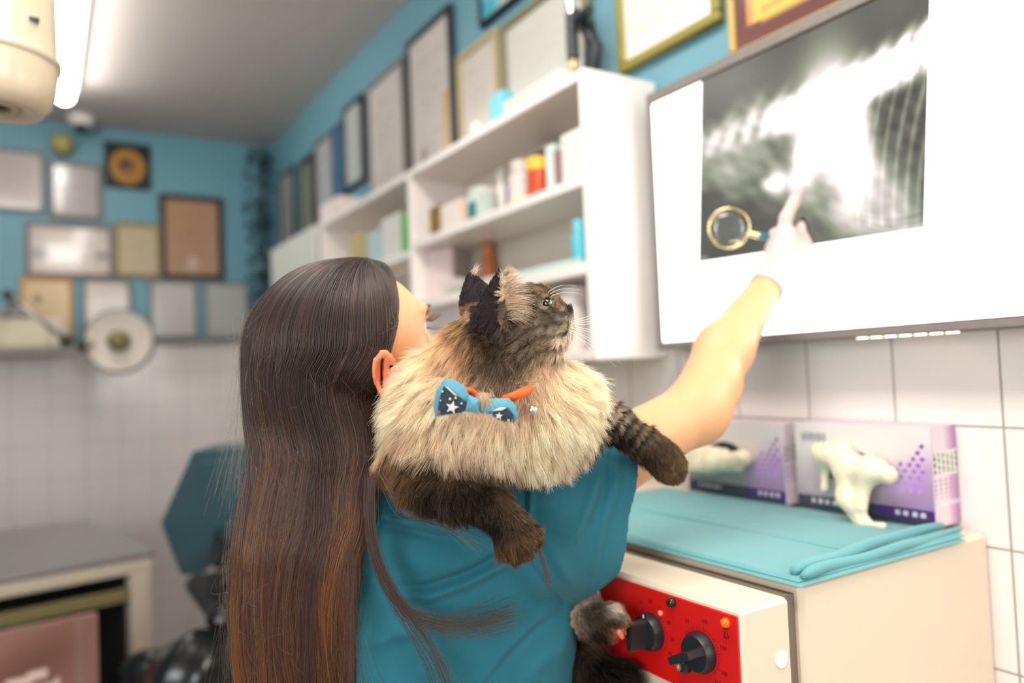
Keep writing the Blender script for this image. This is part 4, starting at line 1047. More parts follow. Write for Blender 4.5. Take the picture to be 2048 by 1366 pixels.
# left arm, carrying the cat in front
arm2 = [(C(625, 1020, 0.93), C(640, 1380, 1.0), .044, .040), (C(640, 1380, 1.0), C(820, 1390, 1.13), .038, .026), (C(820, 1390, 1.13), C(930, 1370, 1.14), .026, .022)]
lf = [(C(930, 1370, 1.14), C(985, 1340 + 16 * k, 1.135 + .006 * k), .013, .0085) for k in range(4)] + [(C(900, 1360, 1.13), C(925, 1310, 1.125), .012, .009)]
torso_in = [(C(830, 1080, .915), C(815, 1366, .915), .145, .165, .5), (C(815, 1366, .915), C(812, 1640, .92), .165, .17, .55), (C(660, 985, .925), C(1080, 990, .905), .045, .050)]
neck = [(C(775, 900, .915), C(730, 760, .885), .050, .048)]
def body_sdf(q):
    d = head_sdf(q)
    d = smin(d, union(q, neck, .02), .02)
    d = np.minimum(d, np.minimum(ear_sdf(q, EAR), ear_sdf(q, HP(-.005, -.078, -.02))))
    d = smin(d, union(q, torso_in, .03), .03)
    d = smin(d, union(q, arm, .02), .02)
    d = smin(d, union(q, arm2, .02), .02); d = smin(d, union(q, lf, .004), .005)
    return smin(d, hand_sdf(q) + .0012, .004)
legs = [(C(760, 1640, .93), C(775, 2350, .95), .085, .055), (C(775, 2350, .95), C(780, 3060, .97), .053, .04), (C(900, 1640, .93), C(900, 2350, .95), .085, .055), (C(900, 2350, .95), C(905, 3060, .97), .053, .04)]
V, Fq = surfnets(body_sdf, C(380, 1660, 1.0) * [1, 1, 0] + [0, 0, .70], [.62, .16, 1.36], .0042)
V = relax(V, Fq, 1)
px = proj_px(V)
col = np.tile(np.array(sl((228, 166, 120))), (len(V), 1))
dE = np.linalg.norm(V - EAR, axis=1); w_ = np.clip(1.3 - dE / .03, 0, 1)[:, None]; col = col * (1 - w_) + np.array(sl((206, 104, 62))) * w_  # backlit orange glow of the ear put into the skin colour
w_ = np.clip(1 - np.abs(np.linalg.norm(V - EL, axis=1)) / .06, 0, 1)[:, None] * .25; col = col * (1 - w_) + np.array(sl((228, 160, 120))) * w_
for e_ in (EYE_R, EYE_L):
    m_ = np.linalg.norm(V - e_, axis=1) < .0128; col[m_] = sl((235, 230, 225))
    m_ = np.linalg.norm(V - (e_ + hg * .0118), axis=1) < .006; col[m_] = sl((60, 38, 24))
m_ = np.linalg.norm((V - HP(.092, 0, -.066)) @ HAX.T / np.array([.012, .024, .009]), axis=1) < 1; col[m_] = sl((190, 100, 92))
body = organic('body', V, Fq, skin, wo, col)
# ---- glove
def glove_sdf(q):
    d = hand_sdf(q) - .0008
    ax_ = nrm(WR - FA); t = (q - (WR + ax_ * .002)) @ ax_
    cuff = d_cone(q, WR - ax_ * .004, WR + ax_ * .02, .0262, .0245)
    roll_ = np.sqrt((np.linalg.norm((q - WR) - ((q - WR) @ ax_)[..., None] * ax_, axis=-1) - .0256) ** 2 + ((q - WR) @ ax_ - .001) ** 2) - .0020
    d = smin(d, cuff, .006)
    d = d + .0007 * vnoise(q, 13, 4) + .0004 * vnoise(q, 36, 6)
    return np.minimum(np.maximum(d, -t), roll_)
V, Fq = surfnets(glove_sdf, C(1500, 620, 1.15) * [1, 1, 0] + [0, 0, 1.12], C(1680, 350, 1.2) * [1, 1, 0] + [0, 0, 1.29], .0018)
V = relax(V, Fq, 1)
latw = mat('white_latex', (206, 184, 178), 0.5, sss=.25)
gl_ = organic('glove', V, Fq, latw, wo); gl_['label'] = 'thin white latex glove on the pointing hand'
# ---- scrub top
AX = nrm(EL - SH)
sl_n = nrm((.97, -.20, .30)); SLP = C(1220, 985, .940)
torso_s = [(C(835, 1090, .905), C(822, 1366, .905), .168, .182, .5), (C(822, 1366, .905), C(818, 1600, .91), .182, .19, .52), (C(700, 965, .912), C(1070, 985, .900), .056, .066), (C(650, 1020, .925), C(640, 1150, .94), .055, .06),
           (C(1000, 1100, .91), C(1008, 1250, .91), .072, .072, .8)]
sleeve = [(C(1085, 990, .900), C(1240, 938, .945), .066, .066), (C(1080, 1060, .895), C(1200, 1075, .925), .070, .058), (C(1080, 1090, .89), C(1160, 1130, .91), .06, .042)]
def shirt_sdf(q):
    d = union(q, torso_s, .035)
    s_ = union(q, sleeve, .03)
    cut = (q - SLP) @ sl_n
    cut2 = (q - C(1160, 1186, .90)) @ nrm((.75, -1, .1))
    s_ = np.maximum(np.maximum(s_, cut), cut2)
    inner = np.maximum(d_cone(q, C(1130, 1010, .91), C(1330, 980, .975), .046, .056), -(cut + .020))
    d = smin(d, s_, .010)
    d = np.maximum(d, -inner)
    # left sleeve cut, hem, neckline
    d = np.maximum(d, -(np.linalg.norm(q - C(745, 850, .90), axis=-1) - .062))
    d = np.maximum(d, -(q[..., 1] - C(800, 1590, .91)[1]))
    d = d + .0012 * np.sin(q[..., 0] * 55 + q[..., 1] * 90) * np.clip((q[..., 1] + .3) * 4, 0, 1)
    return d
V, Fq = surfnets(shirt_sdf, C(440, 1620, 1.0) * [1, 1, 0] + [0, 0, .69], [.20, -.06, 1.10], .0030)
V = relax(V, Fq, 2)
N = mesh_normals(V, Fq); N = N if (N[:, 2] < 0).mean() > .4 else N
px = proj_px(V)
def seg_dist(px, pts):
    pts = np.array(pts, float); best = np.full(len(px), 1e9); sgn = np.zeros(len(px)); tt = np.zeros(len(px)); n = len(pts) - 1
    for i in range(n):
        a_, b_ = pts[i], pts[i + 1]; ab = b_ - a_; t = np.clip(((px - a_) @ ab) / (ab @ ab), 0, 1); dv = px - a_ - t[:, None] * ab
        dd = np.linalg.norm(dv, axis=1); m = dd < best; best[m] = dd[m]; sgn[m] = np.sign(ab[0] * dv[m, 1] - ab[1] * dv[m, 0]); tt[m] = (i + t[m]) / n
    return best, sgn, tt
front = V[:, 2] < .93
def fold(pts, amp, w_, groove=0.0, side=1, taper=True):
    global V
    d, s_, t = seg_dist(px, pts)
    e_ = np.exp(-(d / w_) ** 2) * (np.sin(np.clip(t, .03, .97) * 3.14) ** .5 if taper else 1)
    g_ = np.exp(-((d - w_ * 1.4) / (w_ * .8)) ** 2) * (s_ == side) * groove * (np.sin(np.clip(t, .02, .98) * 3.14) ** .5 if taper else 1)
    V = V + np.array([0, 0, -1.0]) * ((amp * e_ - g_) * front)[:, None]
fold([(800, 1192), (860, 1190), (930, 1165), (1000, 1130), (1060, 1105)], .0100, 11, .009, -1)
fold([(760, 1030), (800, 1038), (850, 1050), (905, 1060)], .010, 13, .008, 1)
fold([(790, 1100), (850, 1128), (930, 1130), (985, 1108)], .006, 26)
fold([(960, 1366), (1010, 1300), (1060, 1250), (1110, 1215)], .0045, 9, .003, 1)
fold([(1150, 1075), (1180, 1010), (1205, 930)], .0060, 11, .005, 1)
fold([(1185, 1140), (1205, 1060), (1232, 975), (1238, 915)], .0040, 8, .003, 1)
fold([(1062, 965), (1060, 1000), (1058, 1040)], .004, 6, .003, 1)
fold([(1050, 1115), (1085, 1160), (1128, 1208)], -.0030, 3.5, taper=False)
fold([(1098, 1095), (1130, 1150), (1160, 1185)], .005, 15)
fold([(1120, 1330), (1140, 1250), (1146, 1205)], .004, 12)
fold([(1222, 900), (1212, 980), (1188, 1070), (1158, 1130)], -.0014, 4, taper=False)
fold([(840, 1366), (880, 1310), (900, 1250)], .005, 18)
fold([(1050, 1366), (1090, 1320), (1135, 1290)], .004, 16)
fold([(1010, 960), (1030, 1020), (1075, 1080)], .005, 14, .003, 1)
fold([(740, 1290), (790, 1265), (850, 1262)], .006, 16)
shirt = organic('scrub_top', V, Fq, scrub, wo)
V, Fq = surfnets(lambda q: np.maximum(union(q, legs + [(C(760, 1640, .92), C(900, 1640, .92), .10, .10)], .03) - .008, (q[..., 1] - C(800, 1560, .92)[1])), C(560, 3100, 1.0) * [1, 1, 0] + [0, 0, .75], [.06, -.46, 1.16], .009)
organic('scrub_trousers', V, Fq, scrub, wo)
for x_ in (780, 905):
    f0 = C(x_, 3060, .97); fn = lambda q, f0=f0: np.maximum(d_ell(q, f0 + [.02, -.01, .05], (.045, .045, .125)), -(q[..., 1] - (f0[1] - .035)))
    V, Fq = surfnets(fn, f0 - [.06, .08, .12], f0 + [.1, .1, .22], .007); sh_ = organic('shoe', V, Fq, white_m, wo)

# ---- hair: mass underneath + strands, falling from the crown over the back
HT = [(520, 520, 795), (700, 500, 790), (722, 499, 760), (750, 498, 750), (790, 498, 747), (850, 499, 765), (900, 505, 770), (950, 500, 752), (1000, 488, 748), (1050, 480, 742), (1100, 473, 722), (1200, 466, 706), (1300, 472, 702), (1366, 480, 704), (1500, 492, 690), (1600, 510, 670)]
CR = (738, 527)
def hair_surface(phi, t, lay=0.0):
    """phi: 0 right edge .. pi left edge, t 0 crown .. 1 ends ; returns camera-space points"""
    th = np.clip(t / .30, 0, 1) * np.pi / 2
    yb = np.where(t > .30, 700 + (t - .30) / .70 * 860, 700.0)
    L = interp_tab(yb, HT, 1); Rr = interp_tab(yb, HT, 2)
    xc = (L + Rr) / 2; w_ = (Rr - L) / 2
    zc = np.interp(yb, [700, 850, 950, 1100, 1600], [.868, .850, .826, .812, .815]); hh = np.interp(yb, [700, 850, 950, 1100, 1600], [.098, .068, .045, .036, .034])
    sc = 1 - lay
    z = zc - hh * sc * np.sin(phi)
    x = (xc + w_ * sc * np.cos(phi) - 1024) * zc / F          # metres, widths taken at the strand centre depth
    y = (683 - yb) * zc / F
    x0 = (CR[0] - 1024) * .865 / F; y0 = (683 - (CR[1] + lay * 260)) * .865 / F; z0 = .868 - .012 * np.sin(phi)
    s_, c_ = np.sin(th) ** .92, 1 - np.cos(th)
    X = np.where(t > .30, x, x0 + (x - x0) * s_); Z = np.where(t > .30, z, z0 + (z - z0) * s_)
    Y = np.where(t > .30, y, y0 + (y - y0) * c_)
    P = np.stack([X, Y, Z], -1)
    m_ = (t < .5) & (sn_phi(phi) > -.6)
    if np.any(m_):
        Q = P[np.broadcast_to(m_, P.shape[:-1])]; mg_ = .006 + .004 * np.clip(-lay_b(lay, P.shape[:-1])[np.broadcast_to(m_, P.shape[:-1])] * 20 + 1, 0, 3)
        for _ in range(3):
            d0 = head_sdf(Q); e_ = 1e-3; g_ = np.stack([head_sdf(Q + np.eye(3)[a] * e_) - d0 for a in range(3)], -1) / e_
            Q = Q + g_ * np.clip(mg_ - d0, 0, .03)[:, None]
        pq = proj_px(Q); HLx = np.interp(pq[:, 1], [500, 530, 560, 600, 650, 690, 720, 760], [760, 778, 788, 796, 792, 782, 770, 765])
        ov = np.clip(pq[:, 0] - HLx + 14, 0, None); tgt = HLx - 14 + 14 * (1 - np.exp(-ov / 14)) * .9
        nx_ = np.where(ov > 0, tgt, pq[:, 0]); Q[:, 0] = (nx_ - 1024) * Q[:, 2] / F
        for _ in range(7):
            mv = np.clip(mg_ - head_sdf(Q), 0, .02) * 1.1; s2 = 1 - mv / Q[:, 2]; Q = Q * s2[:, None]
        P[np.broadcast_to(m_, P.shape[:-1])] = Q
    return P
def sn_phi(p): return np.sin(p)
def lay_b(l, sh): return np.broadcast_to(l, sh)
hm = mat('hair_mass', (30, 18, 13), 0.55)
np_, nt_ = 70, 110
PH, TT = np.meshgrid(np.linspace(-.10 * np.pi, 1.28 * np.pi, np_), np.linspace(0, 1, nt_), indexing='ij')
outer = hair_surface(PH, TT, .05) + 0; inner = hair_surface(PH, TT, .05 + .07) 
i = np.arange(np_ * nt_).reshape(np_, nt_); n0 = np_ * nt_
q = np.stack([i[:-1, :-1], i[1:, :-1], i[1:, 1:], i[:-1, 1:]], -1).reshape(-1, 4)
rim = np.concatenate([i[0, :], i[1:, -1], i[-1, -2::-1]]); rf = np.stack([rim[:-1], rim[1:], rim[1:] + n0, rim[:-1] + n0], 1)
Fh = np.concatenate([q, q[:, ::-1] + n0, rf])
hairmass = organic('hair', np.concatenate([outer.reshape(-1, 3), inner.reshape(-1, 3)]), Fh, hm, wo)
def hair_material(name, rough=.35, mode='P'):
    m = bpy.data.materials.new(name); m.use_nodes = True; nt = m.node_tree; nt.nodes.clear()
    out = nt.nodes.new('ShaderNodeOutputMaterial'); a = nt.nodes.new('ShaderNodeAttribute'); a.attribute_name = 'col'
    if mode == 'H':
        b = nt.nodes.new('ShaderNodeBsdfHairPrincipled'); b.parametrization = 'COLOR'
        b.inputs['Roughness'].default_value = rough; b.inputs['Radial Roughness'].default_value = .4
        nt.links.new(a.outputs['Color'], b.inputs['Color']); nt.links.new(b.outputs[0], out.inputs['Surface'])
    else:
        b = nt.nodes.new('ShaderNodeBsdfPrincipled'); b.inputs['Roughness'].default_value = rough; b.inputs['Specular IOR Level'].default_value = .25
        tl = nt.nodes.new('ShaderNodeBsdfTranslucent'); mx = nt.nodes.new('ShaderNodeMixShader'); mx.inputs[0].default_value = .38
        nt.links.new(a.outputs['Color'], b.inputs['Base Color']); nt.links.new(a.outputs['Color'], tl.inputs['Color'])
        nt.links.new(b.outputs[0], mx.inputs[1]); nt.links.new(tl.outputs[0], mx.inputs[2]); nt.links.new(mx.outputs[0], out.inputs['Surface'])
    return m
hmat = hair_material('brown_hair', .27, 'H')
NS, K = 26000, 30
rg = np.random.default_rng(21)
nc = 420
cphi = rg.uniform(-.12, 1.25, nc) * np.pi; cseed = rg.uniform(0, 6.28, (nc, 4)); ctone = rg.beta(1.1, 1.8, nc); clay = rg.uniform(-.03, .07, nc); cend = rg.uniform(.93, 1.0, nc)
own = rg.integers(0, nc, NS)
t = np.linspace(0, 1, K)[None, :]; t = t * cend[own][:, None] * 1.0
spread = rg.normal(0, 1, NS)[:, None]
phi = cphi[own][:, None] + spread * (.030 - .017 * np.clip(t - .3, 0, 1)) * np.pi
amp = np.clip(t - .25, 0, 1)
phi = phi + amp * (.13 * (1 + .9 * np.exp(-((t - .55) / .12) ** 2)) * np.sin(t * 8 + cseed[own, 0][:, None]) + .075 * np.sin(t * 19 + cseed[own, 1][:, None])) + amp * .02 * np.sin(t * 30 + rg.uniform(0, 6.28, (NS, 1)))
lay = clay[own][:, None] + np.abs(rg.normal(0, .02, (NS, 1))) - .012 + amp * .10 * np.sin(t * 9 + cseed[own, 2][:, None]) * .35
Pm = hair_surface(phi, t, lay)
Pm[..., 0] += rg.normal(0, .0008, (NS, 1)) + amp * .004 * np.sin(t * 12 + cseed[own, 3][:, None])
# edge locks stay off the face
dark = np.array(sl((24, 13, 9))); mid = np.array(sl((58, 30, 17))); cop = np.array(sl((138, 72, 28)))
tt = np.clip((t - .15) / .55, 0, 1)
tone = np.clip(ctone[own][:, None] + rg.normal(0, .16, (NS, 1)), 0, 1)
mixv = np.clip(tt * (0.25 + 1.0 * tone), 0, 1)
bri = np.exp(rg.normal(-.1, .6, (NS, 1)))[..., None]
colr = bri * (dark + (mid - dark) * np.clip(mixv * 1.6, 0, 1)[..., None] + (cop - mid) * np.clip(mixv * 1.7 - .8, 0, 1)[..., None])
rad = np.full((NS, K), 1.0) * rg.uniform(.00014, .00030, (NS, 1)); rad[:, -4:] *= np.array([.9, .7, .5, .2])
hair('long_hair_strands', Pm, rad, colr, hmat, hairmass)
# loose locks over the scrub top and fly-away hairs
def lock(ptsz, n, spr, colr, k=24, r=.00017, fr=1.0):
    pts = np.array([C(*p) for p in ptsz]); s_ = np.linspace(0, 1, len(pts)); u = np.linspace(0, 1, k)
    # smooth interpolation
    from numpy import interp
    uu = u; P0 = np.stack([interp(uu, s_, pts[:, a]) for a in range(3)], -1)
    for _ in range(3): P0[1:-1] = (P0[:-2] + P0[1:-1] * 2 + P0[2:]) / 4
    off = rg.normal(0, spr, (n, 1, 3)) * np.array([1, 1, .25]); fan = rg.normal(0, spr * 2.4 * fr, (n, 1, 3)) * np.array([1, 1, .2])
    ph = rg.uniform(0, 6.28, (n, 1))
    P = P0[None] + off + fan * (u ** 2)[None, :, None]; P[..., 0] += .0008 * np.sin(u * 9 + ph); P[..., 1] += .0008 * np.sin(u * 11 + ph)
    return P, np.tile(np.array(colr), (n, k, 1)), np.full((n, k), r)
LK = []
dk_ = np.array(sl((50, 32, 25))); md = np.array(sl((110, 76, 54)))
LK.append(lock([(742, 960, .790), (738, 1040, .785), (748, 1110, .784), (775, 1170, .783), (810, 1225, .784), (870, 1250, .786), (950, 1250, .79), (1020, 1225, .80)], 95, .0030, dk_, fr=1.2))
LK.append(lock([(742, 1000, .790), (740, 1080, .785), (760, 1150, .784), (800, 1210, .784), (850, 1280, .785), (885, 1340, .785), (905, 1400, .786)], 60, .0026, dk_, fr=1.5))
LK.append(lock([(750, 930, .80), (800, 1020, .79), (900, 1048, .79), (960, 1085, .785)], 16, .003, md, fr=1.2))
LK.append(lock([(1062, 1060, .79), (1082, 1110, .79), (1095, 1150, .79), (1098, 1172, .79)], 26, .0014, dk_, fr=1.0))
LK.append(lock([(500, 640, .86), (493, 720, .86), (488, 800, .86), (480, 900, .86), (470, 1000, .85)], 50, .0055, md, r=.00008))
LK.append(lock([(470, 1050, .84), (462, 1150, .84), (470, 1280, .84), (478, 1400, .84)], 50, .006, md, r=.00008))
LK.append(lock([(700, 1100, .79), (700, 1200, .785), (705, 1300, .785), (712, 1400, .785)], 60, .005, dk_, r=.0001))
K0 = 24
hair('loose_locks', np.concatenate([a[0] for a in LK]), np.concatenate([a[2] for a in LK]), np.concatenate([a[1] for a in LK]), hmat, hairmass)
n = 500; u = np.linspace(0, 1, 12)
ph0 = rg.uniform(-.1, 1.15, n) * np.pi; t0 = rg.uniform(.2, .95, n); b0 = hair_surface(ph0, t0, -.01); b1 = hair_surface(ph0 + rg.normal(0, .15, n), np.clip(t0 + rg.uniform(.03, .12, n), 0, 1), -.05 - rg.uniform(0, .12, n))
Pf = b0[:, None] * (1 - u)[None, :, None] + b1[:, None] * u[None, :, None]; Pf += (np.sin(u * np.pi)[None, :, None]) * rg.normal(0, .008, (n, 1, 3)) * np.array([1, 1, .5])
hair('flyaway_hairs', Pf, np.full((n, 12), .00006), np.tile(np.array(sl((150, 104, 70))), (n, 12, 1)), hmat, hairmass)
# brow and lashes
bl_ = []
for k in range(60):
    s_ = rg.uniform(.012, .050); p0 = HP(.0905 - max(0, s_ - .03) * .9, s_, .024 - max(0, s_ - .035) * .4); d_ = hs * .007 + hu * .003 + hg * .001
    bl_.append(np.stack([p0 + d_ * v for v in np.linspace(0, 1, 6)]))
for k in range(70):
    s_ = rg.uniform(.016, .046); e0 = EYE_R + hg * .0118 + hs * (s_ - .031) * .8 + hu * (.004 if k % 3 else -.005)
    d_ = hg * .010 + hs * (s_ - .028) * .5 + hu * (.003 if k % 3 else -.002)
    bl_.append(np.stack([e0 + d_ * v + hu * .004 * v * v for v in np.linspace(0, 1, 6)]))
hair('lashes_and_brow', np.array(bl_), np.tile(np.linspace(.0004, .0001, 6), (len(bl_), 1)), np.tile(np.array(sl((30, 20, 16))), (len(bl_), 6, 1)), hmat, body)

# ---- magnifying glass held behind the hand
mgc = C(1458, 456, 1.225); mg = thing('magnifying_glass', cam2w(mgc), 'round magnifying glass with a gold rim held before the film', 'magnifying glass')
nv = nrm(-mgc + np.array([.15, .1, 0])); nw = R @ (nv * np.array([1, 1, -1])); cw = cam2w(mgc)
brass = mat('polished_brass', (232, 214, 160), 0.12, 1.0)
MB().lathe([(.0300, -.002), (.0325, -.003), (.0336, 0), (.0325, .003), (.0300, .002), (.0300, -.002)], cw, nw, 48, cap=False).build('lens_rim', brass, mg, smooth=True)
lm = bpy.data.materials.new('lens_glass'); lm.use_nodes = True; nt = lm.node_tree; nt.nodes.clear(); out = nt.nodes.new('ShaderNodeOutputMaterial')
tr = nt.nodes.new('ShaderNodeBsdfTransparent'); tr.inputs[0].default_value = (.9, .92, .9, 1); gs = nt.nodes.new('ShaderNodeBsdfGlossy'); gs.inputs['Roughness'].default_value = .02; mx = nt.nodes.new('ShaderNodeMixShader'); mx.inputs[0].default_value = .12
nt.links.new(tr.outputs[0], mx.inputs[1]); nt.links.new(gs.outputs[0], mx.inputs[2]); nt.links.new(mx.outputs[0], out.inputs['Surface'])
MB().lathe([(.001, -.0035), (.02, -.002), (.0293, 0), (.02, .002), (.001, .0035)], cw, nw, 48, cap=False).build('lens', lm, mg, smooth=True)
h0, h1, h2 = cam2w(C(1496, 466, 1.225)), cam2w(C(1516, 471, 1.227)), cam2w(C(1590, 486, 1.235))
MB().tube([h0, h1], [.0045, .0055], 16).build('ferrule', brass, mg, smooth=True, angle=.8)
MB().tube([h1, h2], [.0058, .0065], 16).build('handle', mat('teal_handle', (40, 110, 130), .3), mg, smooth=True, angle=.8)

# ================================================================ CAT
def RP(x, y, d, rpx): return (C(x, y, d), rpx * d / F)
def cone_px(x0, y0, d0, r0, x1, y1, d1, r1, zs=1.0):
    return (C(x0, y0, d0), C(x1, y1, d1), r0 * d0 / F, r1 * d1 / F, zs)
HEAD = [cone_px(1046, 640, .775, 56, 1050, 652, .775, 56), cone_px(1058, 602, .770, 30, 1084, 598, .770, 23), cone_px(1080, 605, .770, 24, 1092, 622, .770, 26), cone_px(1088, 640, .770, 32, 1126, 648, .772, 19),
        cone_px(1096, 608, .768, 13, 1138, 622, .774, 7), cone_px(1050, 690, .760, 42, 1085, 690, .765, 36), cone_px(1108, 688, .77, 22, 1128, 678, .774, 11), cone_px(1128, 642, .760, 13, 1136, 656, .764, 10), cone_px(1000, 640, .775, 44, 985, 665, .785, 52)]
NECKC = [cone_px(975, 665, .80, 52, 900, 770, .815, 78), cone_px(1020, 730, .775, 62, 1090, 800, .79, 88), cone_px(960, 730, .785, 70, 985, 830, .79, 100)]
CHEST = [cone_px(870, 840, .80, 78, 1110, 850, .80, 78), cone_px(845, 780, .815, 42, 860, 880, .815, 62), cone_px(1140, 800, .81, 40, 1150, 860, .815, 40), cone_px(800, 920, .825, 36, 850, 950, .82, 40), cone_px(960, 900, .79, 60, 1060, 900, .80, 50)]
BODY = [cone_px(940, 860, .84, 85, 900, 850, 1.0, 72), cone_px(900, 850, 1.0, 75, 880, 1000, 1.12, 85), cone_px(880, 1000, 1.12, 90, 930, 1240, 1.10, 90), cone_px(930, 1240, 1.10, 88, 1070, 1290, .985, 58)]
LEGR = [cone_px(1160, 830, .825, 36, 1225, 845, .84, 33), cone_px(1225, 845, .84, 33, 1295, 892, .87, 31), cone_px(1295, 892, .87, 31, 1332, 925, .88, 34), cone_px(1325, 915, .875, 30, 1345, 940, .88, 26)]
LEGL = [cone_px(850, 960, .80, 46, 930, 1000, .765, 36), cone_px(930, 1000, .765, 38, 990, 1020, .755, 34), cone_px(990, 1015, .755, 36, 1022, 1052, .75, 36), cone_px(1020, 1052, .75, 37, 1032, 1082, .748, 34), cone_px(1006, 1082, .744, 15, 1004, 1108, .744, 12), cone_px(1030, 1086, .740, 15, 1030, 1116, .742, 12), cone_px(1054, 1078, .742, 15, 1056, 1104, .744, 11), cone_px(1070, 1062, .750, 11, 1076, 1082, .750, 9)]
LEGH = [cone_px(1120, 1180, .975, 30, 1166, 1194, .915, 23), cone_px(1166, 1194, .915, 23, 1160, 1245, .91, 26), cone_px(1070, 1290, .985, 50, 1148, 1225, .94, 32), cone_px(1148, 1225, .94, 32, 1178, 1236, .885, 25), cone_px(1172, 1236, .88, 26, 1225, 1232, .862, 24), cone_px(1222, 1228, .862, 20, 1246, 1240, .858, 14), cone_px(1222, 1246, .862, 18, 1240, 1262, .858, 12), cone_px(1188, 1260, .875, 24, 1222, 1272, .862, 12), cone_px(1186, 1195, .90, 12, 1206, 1225, .89, 10)]
TAIL = [cone_px(1060, 1310, .97, 30, 1170, 1330, .905, 34), cone_px(1170, 1330, .905, 34, 1225, 1370, .88, 34), cone_px(1225, 1370, .88, 34, 1200, 1640, .90, 26)]
def ear_px(q, tip, bl, br_, thick, back):
    """triangular ear shell: tip, base-left, base-right (camera-space points), shell bulging backwards"""
    c0 = (bl + br_) / 2; up = tip - c0; H = np.linalg.norm(up); up = up / H; sd = br_ - bl; sd = sd - up * (sd @ up); W = np.linalg.norm(sd) / 2; sd /= 2 * W; nn = np.cross(up, sd)
    if nn @ back < 0: nn = -nn
    p = q - c0; a = p @ up / H; b = p @ sd / W; c = p @ nn
    wv = np.clip(1 - np.clip(a, 0, 1) ** 1.5, 0, 1) * .97 + .03
    bow = (1 - (b / (wv + .05)) ** 2) * W * .45 * np.clip(1.1 - a, 0, 1)
    d = np.abs(c - bow) - thick * (1.15 - .7 * np.clip(a, 0, 1))
    side = (np.abs(b) - wv) * W; vert = np.maximum(a - 1, -a - .25) * H
    return np.maximum(np.maximum(d, side), vert)
E1 = [C(1000, 534, .752), C(944, 650, .752), C(1020, 634, .742)]
E2 = [C(938, 541, .812), C(922, 622, .820), C(992, 585, .795)]
back1 = np.array([-.75, 0, -.5]); back2 = np.array([-.5, 0, -.7])
EYE = C(1094, 608, .7586)
def cat_sdf(q):
    d = union(q, HEAD, .014)
    d = smin(d, union(q, NECKC, .03), .02)
    d = smin(d, union(q, CHEST, .03), .025)
    d = smin(d, union(q, BODY, .04), .03)
    d = smin(d, union(q, LEGR, .012), .010); d = smin(d, union(q, LEGL, .006), .008)
    d = smin(d, union(q, LEGH, .005), .008); d = smin(d, union(q, TAIL, .02), .006)
    d = smin(d, ear_px(q, *E1, .0028, back1), .005); d = smin(d, ear_px(q, *E2, .0028, back2), .005)
    d = np.maximum(d, -(np.linalg.norm(q - EYE, axis=-1) - .0064))
    return d
V, Fq = surfnets(cat_sdf, [-.19, -.62, .66], [.21, .10, 1.24], .0030)
V = relax(V, Fq, 1); N = mesh_normals(V, Fq)
# outward orientation
g0 = cat_sdf(V[::97] + N[::97] * .002); sgnN = 1 if (g0 > 0).mean() > .5 else -1; N = N * sgnN
cw_ = cam2w(V)
ct = thing('cat', [cw_[:, 0].mean(), cw_[:, 1].mean(), cw_[:, 2].min()], 'fluffy cream and grey-brown tabby cat lying over the shoulder of the person', 'cat')

